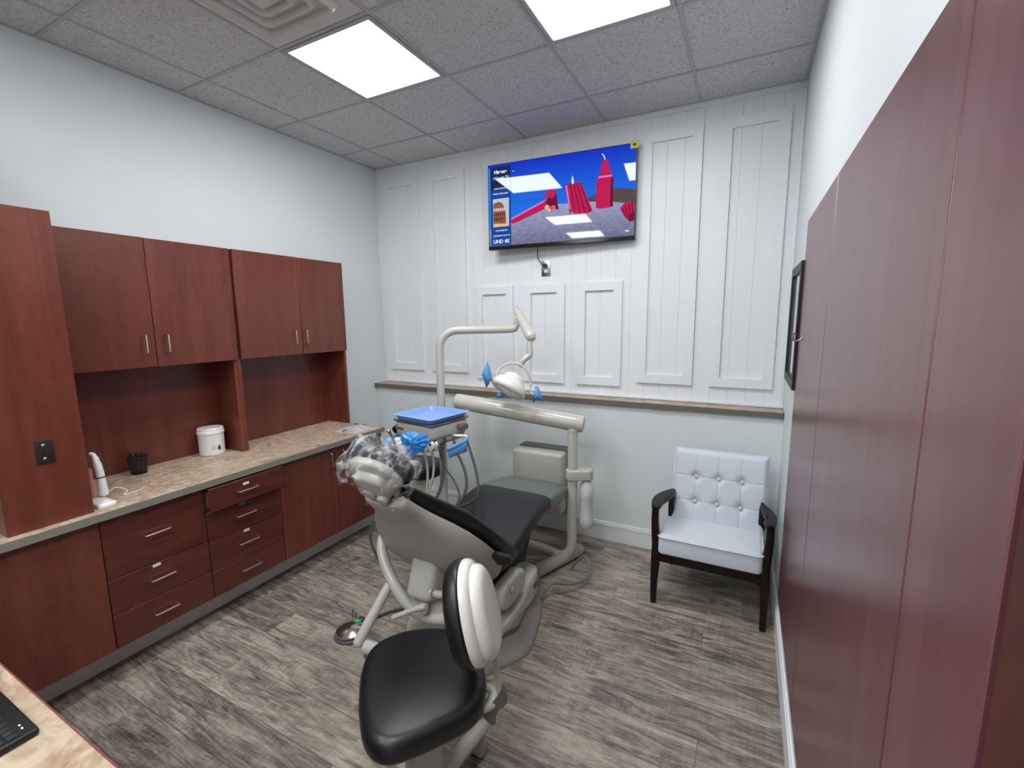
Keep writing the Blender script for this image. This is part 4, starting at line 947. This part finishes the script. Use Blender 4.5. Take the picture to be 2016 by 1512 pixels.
for k in range(5):
    a = math.radians(20 + 72 * k); d = V((math.cos(a), math.sin(a), 0)); o = V((ax_, ay_, 0))
    mb = MB(); mb.tube([o + d * .03 + V((0, 0, .095)), o + d * .15 + V((0, 0, .095)), o + d * .24 + V((0, 0, .085)), o + d * .255 + V((0, 0, .08))], [.022, .024, .022, .01], 14); p = mb.build('leg', M['pole_grey'], t, angle=60)
    q = o + d * .225; sd = V((-d.y, d.x, 0))
    mb = MB(); mb.cyl(q + V((0, 0, .027)) - sd * .02, q + V((0, 0, .027)) + sd * .02, .027, n=20, b=.004); mb.cyl(q + V((0, 0, .04)), q + V((0, 0, .085)), .007, n=10); sub(mb, 'caster', M['chair_grey2'], p)

# ================================================================== ARMCHAIR
t = thing('armchair', 'white button-tufted armchair with dark espresso wood arms and legs in the corner', 'armchair', (2.97, -.5, 0))
def leg(name, pts, w, d, par):
    rr = []
    for i, (x, y, z, s_) in enumerate(pts):
        a, b = w / 2 * s_, d / 2 * s_
        rr.append([V((x + p[0], y + p[1], z)) for p in rrect(-a, a, -b, b, min(a, b) * .45, 3)])
    mb = MB(); mb.rings(rr); return mb.build(name, M['espresso'], par, angle=50)
for s_, xx in ((-1, 2.683), (1, 3.248)):
    kq = .55 if s_ > 0 else 1
    def lx(o): return xx + s_ * o
    leg('front_leg', [(lx(.0), -.755, 0, .8), (lx(.0), -.75, .14, 1.05), (lx(-.004), -.745, .27, 1.3), (lx(-.006), -.748, .36, 1.25), (lx(.0), -.755, .44, 1.15), (lx(.004), -.76, .52, 1.05), (lx(.004), -.755, .585, 1.0)], .036, .044, t)
    leg('rear_leg', [(lx(-.035 * kq), -.27, 0, .8), (lx(-.038 * kq), -.32, .14, 1.0), (lx(-.042 * kq), -.39, .3, 1.2), (lx(-.045 * kq), -.46, .45, 1.1), (lx(-.047 * kq), -.50, .582, 1.0)], .032, .042, t)
    ao = [(-.02, -.785), (.0, -.792), (.019, -.785), (.034, -.72), (.034, -.64), (.012, -.56), (-.022, -.50), (-.045, -.465), (-.066, -.478), (-.066, -.53), (-.052, -.62), (-.032, -.70)]
    kk_ = .55 if s_ > 0 else 1
    ao = [((p.x * (kk_ if p.x < 0 and p.y > -.7 else 1)) * s_ * -1 * -1 + xx, p.y) for p in crom([(x, y, 0) for x, y in ao], 3, True)]
    mb = MB(); mb.slab(ao, .580, .605, .007); mb.build('arm', M['espresso'], t, angle=50)
    mb = MB(); mb.box(xx - s_ * .02 - .01, xx - s_ * .02 + .01, -.74, -.30, .265, .325, b=.004); mb.build('side_rail', M['espresso'], t)
mb = MB(); mb.box(2.69, 3.24, -.765, -.745, .262, .318, b=.004); mb.build('front_rail', M['espresso'], t)
mb = MB(); mb.box(2.69, 3.24, -.30, -.28, .262, .318, b=.004); mb.build('rear_rail', M['espresso'], t)
Mseat = frameM(V((2.966, -.56, .315)), (1, 0, 0), (0, 1, -.06))
mb = MB(); mb.slab(rrect(-.262, .262, -.245, .25, .03), .0, .112, .022, rb=.012, M=Mseat, dome=.014, inner=6); p = mb.build('seat_cushion', M['fabric'], t, angle=70)
pr = [Mseat @ V((x, y, .098)) for x, y in rrect(-.264, .264, -.247, .252, .03)]
mb = MB(); mb.tube(pr, .0045, 8, closed=True); sub(mb, 'piping', M['fabric'], p)
# tufted back
bw, bh, bt = .515, .475, .10
tilt = V((0, .20, 1)).normalized()
Mbk = frameM(V((2.985, -.405, .365)), (1, 0, 0), tilt)   # local z points to the viewer side
btn = [(-.125, .315), (.0, .315), (.125, .315), (-.125, .165), (.0, .165), (.125, .165)]
def fr2(a, b):
    u = (a - .5) * bw; v = b * bh
    d = min(a * bw, (1 - a) * bw, b * bh, (1 - b) * bh); r = .03
    e_ = 1 if d > r else math.sqrt(max(0, 1 - (1 - d / r) ** 2))
    z = bt * (.55 + .45 * e_) if e_ else bt * .55
    z += .014 * (1 - (2 * a - 1) ** 2) * (1 - (2 * b - 1) ** 4)
    for x, y in btn: z -= .026 * math.exp(-((u - x) ** 2 + (v - y) ** 2) / .0007)
    for x in (-.125, 0, .125): z -= .006 * math.exp(-((u - x) / .006) ** 2) * e_
    for y in (.315, .165): z -= .004 * math.exp(-((v - y) / .005) ** 2) * e_
    return Mbk @ V((u, v, z))
mb = MB(); mb.grid(fr2, 110, 100)
mb.grid(lambda a, b: Mbk @ V(((a - .5) * bw, b * bh, 0)), 2, 2)
N_ = 40
for side in range(4):
    def sp(i, j, side=side):
        a, b = ((i, 0), (1, i), (1 - i, 1), (0, 1 - i))[side]
        return Mbk @ V(((a - .5) * bw, b * bh, bt * .55 * j))
    mb.grid(sp, 8, 2)
p = mb.build('back_cushion', M['fabric'], t, angle=70)
for x, y in btn:
    mb = MB(); mb.ell(Mbk @ V((x, y, bt - .004)), .012, .009, .012, n=12); sub(mb, 'button', M['fabric'], p)
pr = [Mbk @ V((x, y, bt * .58)) for x, y in rrect(-bw / 2 - .001, bw / 2 + .001, 0, bh + .001, .012)]
mb = MB(); mb.tube(pr, .004, 8, closed=True); sub(mb, 'piping', M['fabric'], p)

# ================================================================== COUNTER ITEMS
ZT = .8283
t = thing('wipes_tub', 'white round wipes tub with lid on the counter beside the divider', 'tub', (.104, -1.712, ZT))
c = (.104, -1.712, ZT)
mb = MB(); mb.lathe([(0, 0), (.066, 0), (.070, .004), (.071, .012), (.0705, .02), (.0715, .13), (.0715, .134), (0, .134)], c, n=48); p = mb.build('body', M['white_plastic'], t)
mb = MB(); mb.lathe([(.073, .1342), (.0755, .137), (.0755, .152), (.0735, .155), (.0725, .157), (.0725, .168), (.069, .172), (.03, .174), (0, .174)], c, n=48); mb.build('lid', M['white_plastic'], t)
def oncyl(mb, shp, th0, zc, R_=.0719, m=0):
    vs = []
    for x, z in shp:
        a = th0 + x / R_; vs.append((c[0] + R_ * math.cos(a), c[1] + R_ * math.sin(a), ZT + zc + z))
    mb.add(vs, [tuple(range(len(vs)))], m)
tv = math.atan2(-1.62, 2.98)
mb = MB()
for i in range(20):
    a0, a1 = 2 * PI * i / 20, 2 * PI * (i + 1) / 20
    oncyl(mb, [(.012 * math.cos(a0), .012 * math.sin(a0)), (.012 * math.cos(a1), .012 * math.sin(a1)), (.0105 * math.cos(a1), .0105 * math.sin(a1)), (.0105 * math.cos(a0), .0105 * math.sin(a0))], tv + .12, .052)
oncyl(mb, [(-.007, .0), (-.004, -.002), (-.002, -.006), (.006, .007), (.003, .008), (-.002, -.001), (-.005, .003)], tv + .12, .052)
for k in range(5): oncyl(mb, [(-.034, .0), (.02 - .006 * (k % 2), .0), (.02 - .006 * (k % 2), .0012), (-.034, .0012)], tv - .05, .085 + k * .0075)
sub(mb, 'label_print', M['label_grey'], p, smooth=False)
mb = MB(); oncyl(mb, [(-.009, -.02), (.009, -.02), (.009, -.002), (.006, .004), (-.006, .004), (-.009, -.004)], tv + .56, .055); sub(mb, 'label_bottle_picture', M['purple'], p, smooth=False)
mb = MB(); oncyl(mb, [(-.004, .004), (.006, .004), (.005, .014), (.0, .018)], tv + .56, .055); sub(mb, 'label_cap_picture', M['teal'], p, smooth=False)
mb = MB(); mb.slab(rrect(-.016, .016, -.012, .012, .004), 0, .003, .001, M=frameM(V((.125, -1.735, ZT + .1735)), (1, 0, 0), (0, 1, 0))); mb.build('lid_tab', M['white_plastic'], t)
# pen cup
cx, cy = .116, -2.115
t = thing('pen_cup', 'black wire mesh pen cup on the counter by the back panel', 'pen cup', (cx, cy, ZT))
def m_mesh():
    m = mat('wire_mesh', (16, 16, 18), .4); q = NT(m); tc = q.n('ShaderNodeTexCoord'); sx_ = q.n('ShaderNodeSeparateXYZ'); q.l(tc.outputs['Object'], sx_.inputs[0])
    a = q.math('ARCTAN2', sx_.outputs[1], sx_.outputs[0])
    u = q.math('FRACT', q.math('ADD', q.math('MULTIPLY', a, 14), q.math('MULTIPLY', sx_.outputs[2], 300)))
    v = q.math('FRACT', q.math('SUBTRACT', q.math('MULTIPLY', a, 14), q.math('MULTIPLY', sx_.outputs[2], 300)))
    f = q.math('MAXIMUM', q.math('LESS_THAN', u, .42), q.math('LESS_THAN', v, .42)); q.l(f, q.b.inputs['Alpha']); return m
mb = MB(); mb.grid(lambda i, j: V((cx + (.036 + .012 * j) * math.cos(2 * PI * i), cy + (.036 + .012 * j) * math.sin(2 * PI * i), ZT + .003 + .092 * j)), 36, 1); mb.build('mesh_wall', m_mesh(), t)
mb = MB(); mb.lathe([(0, 0), (.037, 0), (.037, .004), (0, .004)], (cx, cy, ZT), n=32); mb.build('bottom', M['black'], t)
mb = MB(); mb.tube([(cx + .048 * math.cos(2 * PI * i / 32), cy + .048 * math.sin(2 * PI * i / 32), ZT + .095) for i in range(32)], .0022, 6, closed=True); mb.build('rim', M['black'], t)
pens = [(-.012, -.016, -.020, -.030, .135, 'hose_light', 'pen with grey barrel leaning left, tallest in the mesh cup'), (.0, .004, .004, -.01, .125, 'black', None), (.012, .012, .016, .02, .12, 'black', None), (.014, -.01, .024, -.008, .122, 'black', None), (-.014, .012, -.022, .016, .118, 'black', None), (.004, -.018, .006, -.028, .12, 'black', None)]
for a, b, c_, d_, h, m_, lab in pens:
    q = thing('pen', lab or 'black pen standing among others in the wire mesh cup', 'pen', (cx + a, cy + b, ZT + .004), 'pens in the mesh cup')
    p0 = V((cx + a, cy + b, ZT + .0045)); p1 = V((cx + c_, cy + d_, ZT + h)); dd = (p1 - p0).normalized()
    mb = MB(); mb.tube([p0, p0 + dd * .008, p1 - dd * .01], [.001, .0036, .0036], 10); mb.build('barrel', M['steel' if m_ == 'black' else m_], q)
    mb = MB(); mb.tube([p1 - dd * .045, p1 - dd * .002, p1], [.0046, .0046, .003], 10); mb.box(*[v for k in range(3) for v in ((p1 - dd * .022)[k] - .0055, (p1 - dd * .022)[k] + .0055)][:6], b=.002) if 0 else None; mb.build('cap', M['black'], q)
# wand (curing light / camera) on its base
t = thing('dental_wand', 'white cordless dental wand with black ring standing on its white base', 'dental wand', (.46, -2.425, ZT))
w = lambda u, v, d=2.1: at(u, v, d)
mb = MB(); Mw = frameM(V((.468, -2.424, ZT)), (.97, .05, 0), (-.05, .97, 0))
mb.slab(rrect(-.085, .075, -.036, .036, .018), 0, .02, .008, rb=.003, M=Mw, dome=.002); mb.build('charging_base', M['white_plastic'], t, angle=60)
mb = MB(); mb.slab(rrect(-.05, -.038, -.028, .018, .004), .0205, .026, .002, M=Mw); mb.build('base_slot', M['pink'], t)
mb = MB(); pts = [(204, 976), (203, 965), (200, 950), (198, 938)]
d0 = 2.15
mb.tube([w(204, 975, d0), w(203, 965, d0), w(201, 955, d0), w(198.5, 941, d0)], [.0195, .02, .0185, .0165], 20); mb.build('lower_handle', M['white_plastic'], t)
mb = MB(); mb.cyl(w(198.6, 941.5, d0), w(198.2, 939.5, d0), .0172, n=20); mb.build('black_ring', M['black'], t)
mb = MB(); mb.tube(crom([w(198.3, 939.5, d0), w(195, 925, d0), w(190, 910, d0), w(186, 900, d0), w(182, 895, d0), w(177, 894, d0)], 4), [.0165] * 4 + [.016] * 4 + [.0135] * 4 + [.011] * 4 + [.0095] * 4 + [.007], 18); mb.build('upper_handle', M['white_plastic'], t)
t2 = thing('plastic_stand', 'translucent pink plastic stand behind the white wand', 'stand', tuple(at(180, 945, 2.3)))
mb = MB(); Mp = frameM(V((.335, -2.415, ZT)), (0, 1, 0), (-1, 0, 0)); mb.slab(rrect(-.022, .022, -.012, .012, .005), 0, .145, .004, M=Mp); mb.build('case', M['pink'], t2)
t2 = thing('charging_cable', 'thin white cable curling behind the wand base', 'cable', (.45, -2.36, ZT))
mb = MB(); mb.tube(crom([(.40, -2.386, ZT + .01), (.385, -2.36, ZT + .02), (.36, -2.32, ZT + .028), (.40, -2.29, ZT + .012), (.44, -2.32, ZT + .004), (.43, -2.25, ZT + .004), (.39, -2.21, ZT + .004)], 6), .0025, 8); mb.build('wire', M['white_plastic'], t2)
# bag
t2 = thing('clear_bag', 'crumpled clear plastic bag lying at the far end of the counter', 'bag', (.45, -.85, ZT))
mb = MB()
def bagp(a, b):
    p0, p1, p2, p3 = V((.36, -.985)), V((.565, -.955)), V((.555, -.72)), V((.34, -.76))
    q = (p0 * (1 - a) + p1 * a) * (1 - b) + (p3 * (1 - a) + p2 * a) * b
    h = .022 * math.sin(PI * a) ** .6 * math.sin(PI * b) ** .6 * (1 + .4 * math.sin(9 * a + 4 * b) + .3 * math.sin(17 * b - 6 * a))
    return V((q.x, q.y, ZT + .001 + max(0, h)))
mb.grid(bagp, 18, 18); mb.build('film', M['bag'], t2, angle=15)
mb = MB(); mb.ell((.43, -.93, ZT + .008), .02, .03, .006, n=12); mb.ell((.47, -.9, ZT + .008), .018, .02, .006, n=12); mb.build('contents', M['mech'], t2)
mb = MB(); mb.box(.30, .42, -.722, -.712, ZT + .0003, ZT + .006, b=.001); mb.build('seal_strip', M['mech'], t2)

# ================================================================== DESK + KEYBOARD
ZD = .78
t = thing('desk', 'pale laminate desk corner with mahogany edge in the lower left foreground', 'desk', (1.4, -3.3, 0))
mb = MB(); mb.box(.7, 2.3, -3.62, -2.9945, ZD - .034, ZD, b=.001, seg=1); mb.build('desk_top', M['desk_top'], t)
mb = MB(); mb.box(.7, 2.3, -2.9944, -2.9915, ZD - .034, ZD - .0006); mb.build('edge_band', M['red_edge'], t, smooth=False)
mb = MB(); mb.box(.72, 2.28, -3.6, -3.03, .0, ZD - .0345); mb.build('body', M['cherry'], t, smooth=False)
mb = MB(); mb.box(1.66, 2.26, -3.029, -3.01, .56, .738, b=.001, seg=1); p = mb.build('drawer', M['cherry_h'], t)
pull('handle', (1.83, -3.01, .7), (1.93, -3.01, .7), p, out=(0, 1, 0), st=.046)
t = thing('keyboard', 'black computer keyboard on the pale desk at the lower left corner', 'keyboard', (1.55, -3.1, ZD), local=False)
kx1, ky1 = 1.772, -3.031; kx0, ky0 = kx1 - .44, ky1 - .135
mb = MB(); mb.box(kx0, kx1, ky0, ky1, ZD + .0002, ZD + .016, b=.006, seg=3); mb.build('housing', M['black'], t)
kp = None
for r_ in range(5):
    for c_ in range(21):
        if c_ in (14, 18) and 0: continue
        X1 = kx1 - .012 - c_ * .0195 - (.006 if c_ > 3 else 0) - (.006 if c_ > 6 else 0); Y1 = ky1 - .03 - r_ * .0195
        if kp is None:
            mb = MB(); mb.box(X1 - .0175, X1, Y1 - .0165, Y1, ZD + .016, ZD + .0188, b=.0014, seg=2); kp = mb.build('key', M['key'], t); k0 = (X1, Y1)
        elif c_ < 19:
            q = kp.copy(); COL.objects.link(q); q.parent = t; q.location = (X1 - k0[0], Y1 - k0[1], 0)
mb = MB(); mb.box(kx1 - .05, kx1 - .043, ky1 - .02, ky1 - .017, ZD + .016, ZD + .0163); mb.box(kx1 - .035, kx1 - .028, ky1 - .02, ky1 - .017, ZD + .016, ZD + .0163); mb.build('indicator_light', M['label_white'], t)

# ------------------------------------------------------------------ world / view
w_ = bpy.data.worlds.new('World'); sc.world = w_; w_.use_nodes = True
w_.node_tree.nodes['Background'].inputs[0].default_value = (.8, .9, 1, 1); w_.node_tree.nodes['Background'].inputs[1].default_value = .02
sc.view_settings.view_transform = 'Standard'; sc.view_settings.look = 'None'; sc.view_settings.exposure = 0.97; sc.view_settings.gamma = 1; sc.view_settings.use_curve_mapping = False
sc.cycles.max_bounces = 8; sc.cycles.diffuse_bounces = 5; sc.cycles.glossy_bounces = 4; sc.cycles.transparent_max_bounces = 12
for o in list(bpy.data.objects):
    if '_o' in o.keys(): del o['_o']
